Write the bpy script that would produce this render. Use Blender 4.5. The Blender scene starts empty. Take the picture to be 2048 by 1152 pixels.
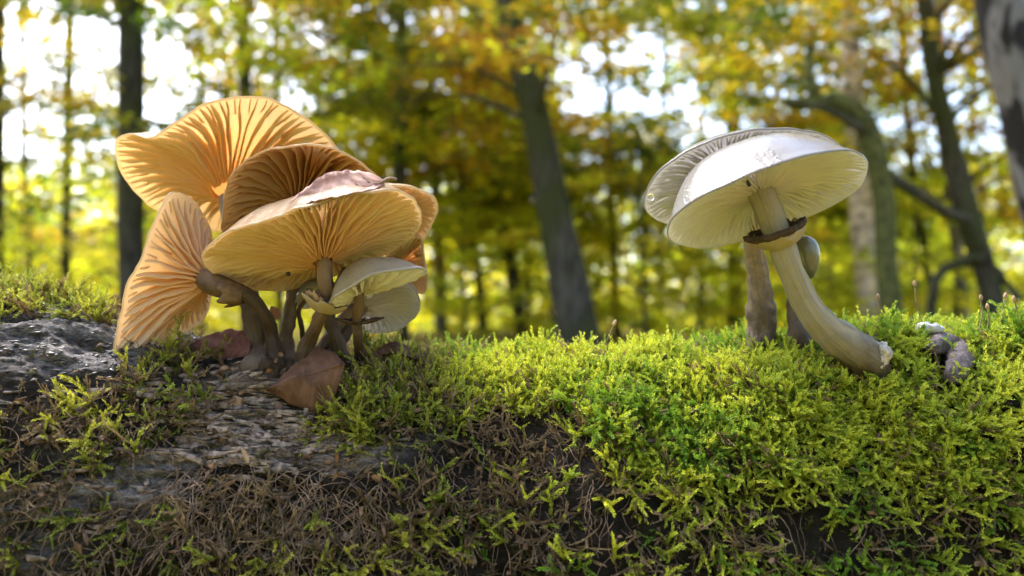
import bpy, math, random
import numpy as np
from mathutils import Vector
from mathutils.bvhtree import BVHTree

R = math.radians
rng = np.random.default_rng(7)
random.seed(7)
sc = bpy.context.scene
COL = sc.collection

# ------------------------------------------------------------------ camera
CAM = np.array([0.0, 0.0, 0.25])
PITCH = math.atan(64 / 1024 * 0.6923)
cam = bpy.data.cameras.new('camera')
cam.sensor_width = 36.0
cam.lens = 26.0
cam.clip_start = 0.01
cam.clip_end = 2000
cam.dof.use_dof = True
cam.dof.focus_distance = 0.232
cam.dof.aperture_fstop = 8.8
co = bpy.data.objects.new('camera', cam)
co.location = CAM
co.rotation_euler = (math.pi / 2 + PITCH, 0, 0)
COL.objects.link(co)
sc.camera = co

# ------------------------------------------------------------------ light
SUN_EL, SUN_AZ = R(56), R(-46)          # azimuth from +Y (behind the log), negative = left
w = bpy.data.worlds.new('World')
sc.world = w
w.use_nodes = True
wn = w.node_tree
bgn = wn.nodes['Background']
sky = wn.nodes.new('ShaderNodeTexSky')
sky.sky_type = 'NISHITA'
sky.sun_disc = False
sky.sun_elevation = SUN_EL
sky.sun_rotation = SUN_AZ
sky.air_density = 1.0
sky.dust_density = 4.0
sky.ozone_density = 1.0
wn.links.new(sky.outputs[0], bgn.inputs[0])
bgn.inputs[1].default_value = 0.15
sl = bpy.data.lights.new('sun', 'SUN')
sl.energy = 1.0
sl.angle = R(20)
sl.color = (1.0, 0.96, 0.9)
so = bpy.data.objects.new('sun', sl)
so.location = (0, 0, 12)
sd = Vector((math.sin(SUN_AZ) * math.cos(SUN_EL), math.cos(SUN_AZ) * math.cos(SUN_EL), math.sin(SUN_EL)))
so.rotation_euler = sd.to_track_quat('Z', 'Y').to_euler()
COL.objects.link(so)
sc.view_settings.view_transform = 'Standard'
sc.view_settings.look = 'None'
sc.view_settings.gamma = 1.0
sc.view_settings.use_curve_mapping = False
sc.view_settings.exposure = 2.6
sc.cycles.max_bounces = 8
sc.cycles.diffuse_bounces = 4
sc.cycles.glossy_bounces = 3
sc.cycles.transmission_bounces = 6
sc.cycles.caustics_reflective = False
sc.cycles.caustics_refractive = False
sc.cycles.use_denoising = True
sc.cycles.sample_clamp_indirect = 6.0

# ------------------------------------------------------------------ helpers
cp, sp_ = math.cos(PITCH), math.sin(PITCH)
FWD = np.array([0, cp, sp_])
UP = np.array([0, -sp_, cp])
RT = np.array([1.0, 0, 0])


def B(px, py, d):
    """photo pixel (2048x1152) at depth d -> world point"""
    u = (np.asarray(px, float) - 1024) / 1024 * 0.6923
    v = (576 - np.asarray(py, float)) / 1024 * 0.6923
    d = np.asarray(d, float)
    return CAM + d[..., None] * (FWD + u[..., None] * RT + v[..., None] * UP)


def proj(p):
    q = p - CAM
    d = q @ FWD
    d = np.where(np.abs(d) < 1e-6, 1e-6, d)
    return 1024 + (q @ RT) / d * 1024 / 0.6923, 576 - (q @ UP) / d * 1024 / 0.6923, d


def K(d):
    return d * 0.6923 / 1024          # metres per photo pixel at depth d


def axis(r, u, b):
    v = r * RT + u * UP + b * FWD
    return v / np.linalg.norm(v)


def _h(ix, iy, iz, seed):
    n = (ix * 374761393 + iy * 668265263 + iz * 2147483647 + seed * 974634777) & 0xFFFFFFFF
    n = ((n ^ (n >> 13)) * 1274126177) & 0xFFFFFFFF
    n = ((n ^ (n >> 16)) * 2246822519) & 0xFFFFFFFF
    return ((n ^ (n >> 15)) & 0xFFFFFF) / 0xFFFFFF


def noise(p, freq=1.0, seed=0):
    p = np.asarray(p, float) * freq
    i = np.floor(p).astype(np.int64)
    f = p - i
    f = f * f * (3 - 2 * f)
    out = 0
    for a in (0, 1):
        for b in (0, 1):
            for c in (0, 1):
                wgt = (f[..., 0] if a else 1 - f[..., 0]) * (f[..., 1] if b else 1 - f[..., 1]) * (f[..., 2] if c else 1 - f[..., 2])
                out = out + wgt * _h(i[..., 0] + a, i[..., 1] + b, i[..., 2] + c, seed)
    return out * 2 - 1


def fbm(p, freq, oct=3, seed=0):
    s, a, t = 0, 1.0, 0
    for k in range(oct):
        s = s + a * noise(p, freq * 2 ** k, seed + k)
        t += a
        a *= 0.5
    return s / t


def mesh(name, verts, faces, mat, parent=None, smooth=True, attrs=None, origin=None):
    """faces: (n,k) int array or list of such arrays"""
    verts = np.asarray(verts, float)
    if origin is not None:
        verts = verts - np.asarray(origin)
    fl = faces if isinstance(faces, list) else [faces]
    fl = [np.asarray(f, np.int32) for f in fl if len(f)]
    me = bpy.data.meshes.new(name)
    me.vertices.add(len(verts))
    me.vertices.foreach_set('co', verts.astype(np.float32).ravel())
    idx = np.concatenate([f.ravel() for f in fl])
    tot = np.concatenate([np.full(len(f), f.shape[1], np.int32) for f in fl])
    st = np.concatenate([[0], np.cumsum(tot)[:-1]]).astype(np.int32)
    me.loops.add(len(idx))
    me.loops.foreach_set('vertex_index', idx)
    me.polygons.add(len(tot))
    me.polygons.foreach_set('loop_start', st)
    me.update(calc_edges=True)
    me.polygons.foreach_set('use_smooth', np.full(len(tot), smooth, bool))
    if attrs:
        for k, v in attrs.items():
            v = np.asarray(v, np.float32)
            if v.ndim == 1:
                me.attributes.new(k, 'FLOAT', 'POINT').data.foreach_set('value', v)
            else:
                if v.shape[1] == 3:
                    v = np.c_[v, np.ones(len(v), np.float32)]
                me.attributes.new(k, 'FLOAT_COLOR', 'POINT').data.foreach_set('color', v.ravel().astype(np.float32))
    if mat:
        me.materials.append(mat)
    o = bpy.data.objects.new(name, me)
    COL.objects.link(o)
    if parent is not None:
        o.parent = parent
    elif origin is not None:
        o.location = origin
    return o


def tag(o, label=None, cat=None, group=None, kind=None):
    for k, v in (('label', label), ('category', cat), ('group', group), ('kind', kind)):
        if v:
            o[k] = v
    return o


def thing(name, loc, label, cat, group=None):
    o = bpy.data.objects.new(name, None)
    o.empty_display_size = 0.01
    o.location = loc
    COL.objects.link(o)
    return tag(o, label, cat, group)


def grid_faces(nu, nv, closed_v=False, flip=False):
    i = np.arange(nu - 1)[:, None]
    jn = nv if closed_v else nv - 1
    j = np.arange(jn)[None, :]
    j2 = (j + 1) % nv
    f = np.stack([i * nv + j + 0 * j2, i * nv + j2, (i + 1) * nv + j2, (i + 1) * nv + j + 0 * j2], -1).reshape(-1, 4)
    return f[:, ::-1] if flip else f


def catmull(pts, n, closed=False):
    pts = np.asarray(pts, float)
    m = len(pts)
    if closed:
        P = np.vstack([pts[-1], pts, pts[0], pts[1]])
        seg = m
    else:
        P = np.vstack([2 * pts[0] - pts[1], pts, 2 * pts[-1] - pts[-2]])
        seg = m - 1
    dense = []
    for s in range(seg):
        p0, p1, p2, p3 = P[s:s + 4]
        t = np.linspace(0, 1, 16, endpoint=False)[:, None]
        dense.append(0.5 * (2 * p1 + (p2 - p0) * t + (2 * p0 - 5 * p1 + 4 * p2 - p3) * t ** 2 + (3 * p1 - p0 - 3 * p2 + p3) * t ** 3))
    dense = np.vstack(dense + [P[1:2] if closed else pts[-1:]])
    L = np.r_[0, np.cumsum(np.linalg.norm(np.diff(dense[:, :3], axis=0), axis=1))]
    q = np.linspace(0, L[-1], n, endpoint=not closed)
    return np.stack([np.interp(q, L, dense[:, k]) for k in range(dense.shape[1])], 1)


def frames(path):
    t = np.gradient(path, axis=0)
    t /= np.linalg.norm(t, axis=1)[:, None] + 1e-12
    ref = np.array([0.31, 0.9, 0.2]) if abs(t[0] @ np.array([0, 1, 0])) < 0.9 else np.array([1.0, 0, 0])
    n = np.cross(t[0], ref)
    n /= np.linalg.norm(n)
    N = []
    for k in range(len(path)):
        n = n - (n @ t[k]) * t[k]
        n /= np.linalg.norm(n) + 1e-12
        N.append(n)
    N = np.array(N)
    return t, N, np.cross(t, N)


def tube_arrays(path, rad, ns=12, caps=True, rough=0.0, freq=300, seed=0):
    path = np.asarray(path, float)
    rad = np.asarray(rad, float) * np.ones(len(path))
    t, n, b = frames(path)
    a = np.linspace(0, 2 * np.pi, ns, endpoint=False)
    ring = np.cos(a)[None, :, None] * n[:, None] + np.sin(a)[None, :, None] * b[:, None]
    v = path[:, None] + ring * rad[:, None, None]
    if np.any(rough):
        v = v + ring * (fbm(v, freq, 3, seed) * (rough * np.ones(len(path)))[:, None])[..., None]
    v = v.reshape(-1, 3)
    f = [grid_faces(len(path), ns, True)]
    if caps:
        k = len(v)
        v = np.vstack([v, path[:1] - t[:1] * rad[0] * .3, path[-1:] + t[-1:] * rad[-1] * .3])
        j = np.arange(ns)
        j2 = (j + 1) % ns
        f.append(np.stack([np.full(ns, k), j2, j], 1))
        o = (len(path) - 1) * ns
        f.append(np.stack([np.full(ns, k + 1), o + j, o + j2], 1))
    return v, f


def join(parts):
    V, F, off = [], {}, 0
    for v, fl in parts:
        V.append(v)
        for f in (fl if isinstance(fl, list) else [fl]):
            F.setdefault(f.shape[1], []).append(f + off)
        off += len(v)
    return np.vstack(V), [np.vstack(x) for x in F.values()]


def ball(c, rx, ry, rz, ns=14, nr=10, ru=0, seed=0, fr=200):
    a = np.linspace(0, np.pi, nr)[:, None]
    bb = np.linspace(0, 2 * np.pi, ns, endpoint=False)[None]
    q = np.stack([np.sin(a) * np.cos(bb), np.sin(a) * np.sin(bb), np.cos(a) * np.ones_like(bb)], -1)
    v = q * np.array([rx, ry, rz])
    if ru:
        v = v + q * (fbm(v + c, fr, 3, seed) * ru)[..., None]
    return (v + c).reshape(-1, 3), grid_faces(nr, ns, True, flip=True)


# ------------------------------------------------------------------ materials
class M:
    def __init__(s, name):
        s.m = bpy.data.materials.new(name)
        s.m.use_nodes = True
        s.nt = s.m.node_tree
        s.nt.nodes.clear()
        s.out = s.nt.nodes.new('ShaderNodeOutputMaterial')

    def n(s, typ, ins=None, **props):
        nd = s.nt.nodes.new('ShaderNode' + typ)
        for k, v in props.items():
            setattr(nd, k, v)
        for k, v in (ins or {}).items():
            s.put(nd.inputs[k], v)
        return nd

    def put(s, sock, v):
        if hasattr(v, 'outputs'):
            v = v.outputs[0]
        if isinstance(v, bpy.types.NodeSocket):
            s.nt.links.new(v, sock)
        else:
            if isinstance(v, tuple) and len(v) == 3 and sock.type == 'RGBA':
                v = (*v, 1)
            sock.default_value = v

    def coord(s, scale=(1, 1, 1)):
        tc = s.n('TexCoord')
        mp = s.n('Mapping', {'Vector': tc.outputs['Object'], 'Scale': scale})
        return mp.outputs[0]

    def noise(s, scale, vec=None, detail=4, rough=.6, dist=0):
        return s.n('TexNoise', {'Vector': vec if vec is not None else s.coord(), 'Scale': scale, 'Detail': detail, 'Roughness': rough, 'Distortion': dist}).outputs[0]

    def ramp(s, fac, *stops):
        r = s.n('ValToRGB', {'Fac': fac})
        e = r.color_ramp.elements
        while len(e) < len(stops):
            e.new(.5)
        for el, (p, c) in zip(e, stops):
            el.position = p
            el.color = (c, c, c, 1) if isinstance(c, (int, float)) else (*c, 1)
        return r.outputs[0]

    def mix(s, fac, a, b, mode='MIX'):
        x = s.n('Mix', data_type='RGBA', blend_type=mode)
        s.put(x.inputs[0], fac)
        s.put(x.inputs[6], a)
        s.put(x.inputs[7], b)
        return x.outputs[2]

    def math(s, op, a, b=0.0):
        x = s.n('Math', operation=op)
        s.put(x.inputs[0], a)
        s.put(x.inputs[1], b)
        return x.outputs[0]

    def bump(s, h, strength=.5, dist=.001, nrm=None):
        ins = {'Height': h, 'Strength': strength, 'Distance': dist}
        if nrm is not None:
            ins['Normal'] = nrm
        return s.n('Bump', ins).outputs[0]

    def attr(s, name, typ='GEOMETRY'):
        return s.n('Attribute', attribute_name=name, attribute_type=typ)

    def done(s, shader):
        s.put(s.out.inputs[0], shader)
        return s.m

    def principled(s, color, rough=.6, spec=.4, normal=None, coat=0.0, coat_rough=.1):
        ins = {'Base Color': color, 'Roughness': rough, 'Specular IOR Level': spec, 'Coat Weight': coat, 'Coat Roughness': coat_rough}
        if normal is not None:
            ins['Normal'] = normal
        return s.n('BsdfPrincipled', ins)

    def mixsh(s, fac, a, b):
        x = s.n('MixShader')
        s.put(x.inputs[0], fac)
        s.put(x.inputs[1], a)
        s.put(x.inputs[2], b)
        return x.outputs[0]


def simple(name, col, rough=.7, spec=.3, var=.35, scale=200, bump=.0005):
    m = M(name)
    nz = m.noise(scale)
    c = m.mix(m.ramp(nz, (.3, 0), (.7, 1)), tuple(x * (1 - var) for x in col), tuple(min(1, x * (1 + var)) for x in col))
    return m.done(m.principled(c, rough, spec, m.bump(nz, .6, bump)))


def flesh_mat(name, centre, rim, tr_col, tr=.55, gloss=.0, rough=.45, wet=False, streak=60):
    """thin translucent mushroom flesh; 'rr' runs from stem (0) to rim (1)"""
    m = M(name)
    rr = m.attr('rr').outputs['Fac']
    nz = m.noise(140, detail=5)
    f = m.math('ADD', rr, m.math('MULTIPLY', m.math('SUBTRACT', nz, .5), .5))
    col = m.mix(m.ramp(f, (.12, 0), (.8, 1)), centre, rim)  # centre to rim: part pigment, part light through the flesh painted in
    if wet:
        col = m.mix(m.math('MULTIPLY', m.ramp(m.noise(55, detail=6), (.40, 0), (.66, 1)), .75), col, tuple(.5 * x + .5 * y for x, y in zip(centre, rim)))
    spot = m.ramp(m.noise(420, detail=2), (.68, 0), (.78, 1))
    col = m.mix(m.math('MULTIPLY', spot, .35), col, tuple(c * .5 for c in centre))
    tcol = m.mix(m.ramp(f, (.1, 0), (.8, 1)), tr_col, tuple(.35 * a + .65 * b for a, b in zip(tr_col, rim)))
    hgt = m.noise(260, detail=4)
    if wet:
        drops = m.n('TexVoronoi', {'Vector': m.coord(), 'Scale': 640.0}).outputs['Distance']
        dm = m.ramp(m.noise(110, detail=3), (.46, 0), (.60, 1))
        hgt = m.math('ADD', m.math('MULTIPLY', hgt, .5), m.math('MULTIPLY', dm, m.ramp(drops, (0, 1), (.42, 0))))
    nr = m.bump(hgt, .6 if wet else .4, .0006)
    d = m.principled(col, rough, gloss, nr, coat=m.math('ADD', .15, m.math('MULTIPLY', m.ramp(m.noise(75, detail=5), (.42, 0), (.62, 1)), .7)) if wet else 0.0, coat_rough=.16)
    t = m.n('BsdfTranslucent', {'Color': tcol})
    return m.done(m.mixsh(tr, d.outputs[0], t.outputs[0]))


MT = {}
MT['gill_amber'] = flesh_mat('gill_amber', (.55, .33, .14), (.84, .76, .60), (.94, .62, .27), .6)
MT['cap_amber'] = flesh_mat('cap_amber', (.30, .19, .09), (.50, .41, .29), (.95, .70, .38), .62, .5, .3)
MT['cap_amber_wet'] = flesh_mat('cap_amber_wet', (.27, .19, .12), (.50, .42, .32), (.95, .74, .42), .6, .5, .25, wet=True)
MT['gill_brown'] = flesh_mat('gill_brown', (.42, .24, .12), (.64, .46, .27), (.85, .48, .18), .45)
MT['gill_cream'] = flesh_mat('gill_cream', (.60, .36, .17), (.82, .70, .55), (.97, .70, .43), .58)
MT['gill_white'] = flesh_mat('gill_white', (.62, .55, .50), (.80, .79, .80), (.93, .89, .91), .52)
MT['cap_white'] = flesh_mat('cap_white', (.10, .078, .056), (.22, .218, .228), (.76, .73, .68), .42, .4, .24, wet=True)
MT['cap_grey'] = flesh_mat('cap_grey', (.22, .19, .15), (.36, .33, .28), (.6, .53, .43), .35, .5, .2, wet=True)


MT['cap_young'] = flesh_mat('cap_young', (.08, .075, .05), (.13, .125, .085), (.45, .42, .28), .3, .6, .15, wet=True)


def stem_mat(name, light, dark, top=.3, scale=1.0, scaly=1.0, tr=.12):
    m = M(name)
    rr = m.attr('rr').outputs['Fac']       # 0 top .. 1 base
    st = m.noise(90, m.attr('suv').outputs['Vector'], 5, .65)
    nz = m.noise(170 * scale, detail=6)
    f = m.math('ADD', m.math('MULTIPLY', rr, 1.15), m.math('MULTIPLY', m.math('SUBTRACT', nz, .5), 1.5 * scaly))
    c = m.mix(m.ramp(f, (top, 0), (min(.99, top + .45), 1)), light, dark)
    c = m.mix(m.math('MULTIPLY', m.ramp(st, (.40, 0), (.62, 1)), .6), c, tuple(x * .4 for x in light))
    nr = m.bump(m.math('ADD', st, nz), 1.0, .0011)
    d = m.principled(c, .6, .35, nr)
    t = m.n('BsdfTranslucent', {'Color': light})
    return m.done(m.mixsh(tr, d.outputs[0], t.outputs[0]))


MT['stem_scaly'] = stem_mat('stem_scaly', (.22, .165, .13), (.10, .07, .055), .25, 1, 1.1)
MT['stem_dark'] = stem_mat('stem_dark', (.15, .09, .05), (.045, .03, .022), .05)
MT['stem_violet'] = stem_mat('stem_violet', (.24, .17, .14), (.13, .09, .075), .45)
MT['stem_tan'] = stem_mat('stem_tan', (.23, .15, .095), (.075, .046, .03), .3, 1, .9)
MT['stem_white'] = stem_mat('stem_white', (.33, .29, .21), (.075, .05, .035), .72, 1, .3, .2)
MT['stem_grey'] = stem_mat('stem_grey', (.34, .26, .20), (.09, .065, .055), .42, 1.6, 1.0)
MT['ring_dark'] = simple('ring_dark', (.05, .033, .025), .85, .2, .5, 900, .0008)
MT['ring_pale'] = flesh_mat('ring_pale', (.30, .24, .16), (.40, .33, .24), (.6, .5, .35), .3)
MT['ring_brown'] = simple('ring_brown', (.28, .19, .12), .7, .3, .5, 500)
MT['ring_dusk'] = simple('ring_dusk', (.11, .068, .042), .6, .3, .4, 500)
MT['speck'] = simple('speck', (.012, .01, .01), .4)


def leaf_mat(name, a, b, tr_col, tr=.25, rough=.62):
    m = M(name)
    suv = m.attr('suv').outputs['Vector']
    nz = m.noise(160, detail=5)
    c = m.mix(m.ramp(nz, (.35, 0), (.65, 1)), a, b)
    veins = m.n('TexWave', {'Vector': suv, 'Scale': 2.2, 'Distortion': .6, 'Detail': 2.0}, bands_direction='X').outputs['Fac']
    c = m.mix(m.math('MULTIPLY', m.ramp(veins, (.85, 0), (1, 1)), .16), c, tuple(x * .6 for x in a))
    nr = m.bump(m.math('ADD', m.math('MULTIPLY', veins, .35), nz), .6, .0006)
    d = m.principled(c, rough, .25, nr)
    t = m.n('BsdfTranslucent', {'Color': tr_col})
    return m.done(m.mixsh(tr, d.outputs[0], t.outputs[0]))


MT['leaf_plum'] = leaf_mat('leaf_plum', (.13, .05, .045), (.26, .13, .12), (.5, .16, .12))
MT['leaf_brown'] = leaf_mat('leaf_brown', (.075, .036, .022), (.16, .085, .055), (.4, .2, .1))
MT['leaf_rust'] = leaf_mat('leaf_rust', (.26, .12, .085), (.33, .21, .19), (.7, .25, .05), .14)

# bark of the fallen log
m = M('log_bark')
moss_a = m.attr('moss').outputs['Fac']
wet_a = m.attr('wet').outputs['Fac']
pale_a = m.attr('pale').outputs['Fac']
cS = m.coord((.55, 1, 1.7))
n1 = m.noise(130, cS, 8, .72, 1.2)
n2 = m.noise(520, m.coord((.6, 1, 1.4)), 6, .75)
n3 = m.noise(45, cS, 5, .65, .6)
crack = m.ramp(m.n('TexVoronoi', {'Vector': m.mix(.12, cS, m.n('TexNoise', {'Vector': cS, 'Scale': 120.0}).outputs[1]), 'Scale': 210.0}, feature='DISTANCE_TO_EDGE').outputs[0], (0.0, 1), (.09, 0))
pcol = m.mix(m.ramp(n1, (.36, 0), (.62, 1)), (.05, .038, .031), (.36, .285, .235))
dcol = m.mix(m.ramp(n1, (.40, 0), (.68, 1)), (.010, .008, .007), (.07, .05, .04))
col = m.mix(m.ramp(m.math('ADD', pale_a, m.math('MULTIPLY', m.math('SUBTRACT', n3, .5), 1.3)), (.35, 0), (.65, 1)), dcol, pcol)
wcol = m.mix(m.ramp(n2, (.38, 0), (.66, 1)), (.04, .036, .036), (.34, .315, .31))
col = m.mix(wet_a, col, wcol)
col = m.mix(m.math('MULTIPLY', m.ramp(n2, (.34, 1), (.5, 0)), .85), col, (.012, .009, .008))
col = m.mix(m.math('MULTIPLY', crack, .7), col, (.010, .008, .007))
col = m.mix(m.math('MULTIPLY', m.attr('groove').outputs['Fac'], .75), col, (.014, .011, .009))
col = m.mix(moss_a, col, (.012, .011, .005))
rough = m.math('SUBTRACT', .85, m.math('MULTIPLY', wet_a, .30))
nr = m.bump(n2, 1.0, .0012, m.bump(n1, 1.0, .0035))
MT['log_bark'] = m.done(m.principled(col, rough, m.math('ADD', .12, m.math('MULTIPLY', wet_a, .2)), nr))

# moss shoots, coloured per shoot
m = M('moss_leaf')
t_i = m.attr('tint', 'INSTANCER').outputs['Color']
sh = m.attr('tip').outputs['Fac']
c = m.mix(sh, m.mix(1.0, t_i, (.5, .45, .35), 'MULTIPLY'), m.mix(1.0, t_i, (1.25, 1.2, 1.3), 'MULTIPLY'))  # tips lightened, highlights painted into the shoot colour
d = m.principled(c, .55, .3)
t = m.n('BsdfTranslucent', {'Color': m.mix(1.0, c, (1.15, 1.1, .6), 'MULTIPLY')})
MT['moss_leaf'] = m.done(m.mixsh(.4, d.outputs[0], t.outputs[0]))
m = M('root_fibre')
c = m.mix(m.ramp(m.noise(300), (.35, 0), (.65, 1)), (.05, .034, .024), (.24, .165, .11))
MT['root_fibre'] = m.done(m.principled(c, .7, .3))

# forest foliage
m = M('forest_leaf')
tc_ = m.attr('tint').outputs['Color']
d = m.principled(tc_, .5, .35)
t = m.n('BsdfTranslucent', {'Color': m.mix(1.0, tc_, (2.0, 1.95, .8), 'MULTIPLY')})
MT['forest_leaf'] = m.done(m.mixsh(.64, d.outputs[0], t.outputs[0]))


def bark(name, a, b, sx=(6, 6, 1.2), patch=None, sharp=False):
    m = M(name)
    n1 = m.noise(4, m.coord(sx), 6, .7)
    c = m.mix(m.ramp(m.noise(4, m.coord(sx), 2, .5, .8) if sharp else n1, (.47 if sharp else .42, 0), (.54 if sharp else .60, 1)), a, b)
    if patch:
        n2 = m.noise(1.6, m.coord((1.5, 1.5, 1)), 3, .6)
        c = m.mix(m.ramp(n2, (.45, 0), (.6, 1)), c, patch)
    return m.done(m.principled(c, .8, .25, m.bump(n1, .8, .02)))


MT['bark_dark'] = bark('bark_dark', (.018, .016, .014), (.07, .065, .06), patch=(.035, .04, .018))
MT['bark_grey'] = bark('bark_grey', (.022, .02, .018), (.085, .08, .078), patch=(.035, .042, .016))
MT['bark_pale'] = bark('bark_pale', (.11, .10, .095), (.26, .24, .23))
MT['bark_birch'] = bark('bark_birch', (.007, .006, .007), (.115, .11, .12), (2.5, 2.5, .8), sharp=True)
MT['bark_pink'] = bark('bark_pink', (.26, .21, .21), (.72, .62, .62), (2.5, 2.5, 4))
MT['bark_moss'] = bark('bark_moss', (.03, .034, .012), (.115, .125, .04), (7, 7, 5))

m = M('forest_floor')
n1 = m.noise(1.6, detail=6)
n2 = m.noise(9, detail=6)
c = m.mix(m.ramp(n1, (.42, 0), (.58, 1)), (.32, .34, .04), (.26, .15, .05))
c = m.mix(m.ramp(n2, (.3, 0), (.7, 1)), m.mix(1.0, c, (.6, .6, .5), 'MULTIPLY'), c)
MT['forest_floor'] = m.done(m.principled(c, .9, .2, m.bump(n2, .8, .05)))

# ------------------------------------------------------------------ ground
gx = np.concatenate([-np.geomspace(600, .5, 60), np.linspace(-.4, .4, 9), np.geomspace(.5, 600, 60)])
X, Y = np.meshgrid(gx, gx, indexing='ij')
Z = 0.10 * fbm(np.stack([X, Y, 0 * X], -1), .22, 3, 5) * np.clip((np.hypot(X, Y) - .8) / 4, 0, 1)
tag(mesh('ground', np.stack([X, Y, Z], -1).reshape(-1, 3), grid_faces(len(gx), len(gx), flip=True), MT['forest_floor']),
    'forest floor of yellow green moss and brown leaf litter', None, None, 'structure')

# ------------------------------------------------------------------ the fallen log
CR = np.array([(0, 604), (110, 606), (200, 628), (270, 650), (340, 672), (420, 694), (500, 716), (600, 726), (740, 730), (840, 728),
               (920, 728), (1000, 722), (1100, 710), (1200, 700), (1350, 690), (1500, 678), (1600, 675), (1700, 672), (1800, 668), (1900, 660), (2048, 650)], float)
CR[:, 1] += np.interp(CR[:, 0], [820, 950, 1100, 1250, 1400, 1500, 2048], [0, 44, 62, 60, 46, 32, 30])
cw = B(CR[:, 0], CR[:, 1], np.full(len(CR), .275))
CX = np.r_[-.75, -.4, cw[:, 0], .4, .75]
CZ = np.r_[.262, .262, cw[:, 2], .252, .247]

# moss regions on the log, drawn in photo pixels: polygon, density, brownness, bed thickness
POLY = [
    ('crest_left', [(-900, 540), (110, 560), (250, 620), (235, 648), (120, 634), (-900, 640)], .42, .35, .25),
    ('carpet', [(880, 600), (3000, 500), (3000, 985), (1960, 985), (1700, 960), (1500, 985), (1350, 955), (1230, 915), (1180, 850), (1100, 815), (1000, 790), (900, 790), (880, 740)], 1.0, .10, 1.0),
    ('carpet_olive', [(650, 770), (700, 742), (760, 728), (900, 700), (910, 795), (1000, 800), (1100, 820), (1000, 850), (860, 860), (760, 885), (650, 880), (625, 830)], .85, .42, .55),
    ('hanging_brown', [(790, 880), (900, 860), (1000, 835), (1180, 840), (1240, 915), (1270, 1250), (760, 1250), (770, 1000)], .44, .74, .5),
    ('hanging_green', [(1230, 910), (1350, 950), (1500, 980), (1700, 955), (3000, 975), (3000, 1300), (1250, 1300)], .7, .35, .3),
    ('band_left', [(-900, 780), (90, 770), (200, 770), (330, 720), (400, 690), (455, 715), (450, 780), (395, 850), (310, 890), (220, 930), (120, 1000), (-900, 1000)], .46, .66, .4),
    ('foot_mid', [(350, 1010), (480, 990), (790, 1000), (790, 1250), (340, 1250)], .42, .28, .25),
    ('foot_left', [(-900, 1010), (340, 1000), (340, 1250), (-900, 1250)], .22, .75, .15),
    ('root_bed', [(350, 930), (480, 925), (640, 940), (780, 930), (800, 1010), (780, 1100), (350, 1090)], .10, .95, .15),
]


def inside(px, py, poly):
    r = np.zeros(px.shape, bool)
    n = len(poly)
    for k in range(n):
        x1, y1 = poly[k]
        x2, y2 = poly[(k + 1) % n]
        c = ((y1 > py) != (y2 > py)) & (px < (x2 - x1) * (py - y1) / (y2 - y1 + 1e-9) + x1)
        r ^= c
    return r


def moss_map(p):
    """density, brown, thickness for points on the log"""
    px, py, d = proj(p)
    back = p[..., 1] > .272
    cy = np.interp(px, CR[:, 0], CR[:, 1])
    py = np.where(back, cy + 12, np.maximum(py, cy + 2))
    q = np.stack([px, py, 0 * px], -1)
    px = px + 26 * fbm(q, 1 / 55, 3, 3)
    py = py + 22 * fbm(q, 1 / 55, 3, 9)
    den, br, th = np.zeros(px.shape), np.zeros(px.shape), np.zeros(px.shape)
    for nm, poly, a, b, t in POLY:
        k = inside(px, py, poly)
        den = np.where(k, np.maximum(den, a), den)
        br = np.where(k, b, br)
        th = np.where(k, t, th)
    return den, br, th, px, py


def log_base(x, ph):
    zc = np.interp(x, CX, CZ)
    zc = zc
    b = zc / 2 + .006
    cz = zc - b
    yc = .277 + .012 * np.sin(x * 5)
    a = .072 + .006 * np.sin(x * 9 + 1)
    s, c = np.sin(ph), np.cos(ph)
    y = yc - a * np.sign(s) * np.abs(s) ** .82
    z = cz + b * np.sign(c) * np.abs(c) ** .9
    nrm = np.stack([0 * x, -s / a, c / b], -1)
    nrm /= np.linalg.norm(nrm, axis=-1)[..., None]
    return np.stack([x, y, z], -1), nrm


xs = np.concatenate([np.linspace(-.75, -.26, 90), np.linspace(-.255, .255, 860), np.linspace(.26, .75, 90)])
ph = np.concatenate([np.linspace(-np.pi, -.5, 40, endpoint=False), np.linspace(-.5, 1.9, 380), np.linspace(1.95, np.pi, 16, endpoint=False)])
XX, PH = np.meshgrid(xs, ph, indexing='ij')
P0, N0 = log_base(XX, PH)
den, brn, thk, mpx, mpy = moss_map(P0)


def soften(a, n=6):
    for _ in range(n):
        p = np.pad(a, ((1, 1), (0, 0)), 'edge')
        a = (p[:-2] + p[2:] + np.roll(a, 1, 1) + np.roll(a, -1, 1) + a * 2) / 6
    return a


thk, den = soften(thk, 40), soften(den, 8)
lump = fbm(P0, 14, 2, 21) * .004
fine = fbm(P0 * np.array([.6, 1, 1.5]), 130, 4, 31)
wq = P0 + .004 * np.stack([noise(P0, 60, 43), 0 * XX, noise(P0, 60, 44)], -1)
ridged = 1 - np.abs(fbm(wq * np.array([.34, 1, 1.9]), 85, 4, 41)) * 2.6
wrink = 1 - np.abs(fbm(wq * np.array([.7, 1.2, 1.2]), 230, 3, 47)) * 2.4
bare = np.clip(1 - den * 1.4, 0, 1)
cush = (noise(P0, 38, 51) * .6 + noise(P0, 75, 52) * .4)
bark_d = bare * (fine * .0018 + ridged * .0032)
px0, py0, _ = proj(P0)
knob = np.exp(-(((px0 - 520) / 75) ** 2 + ((py0 - 770) / 45) ** 2)) * .006
nub = np.clip(1 - np.abs(px0 - 160) / 330, 0, 1) * np.exp(-((py0 - 700) / 75) ** 2)
cell = np.abs(np.sin(P0[..., 0] * 760 + 2 * noise(P0, 90, 61)) * np.sin((P0[..., 2] * 1.2 - P0[..., 1]) * 800 + 2.5 * noise(P0, 80, 62)))
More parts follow.
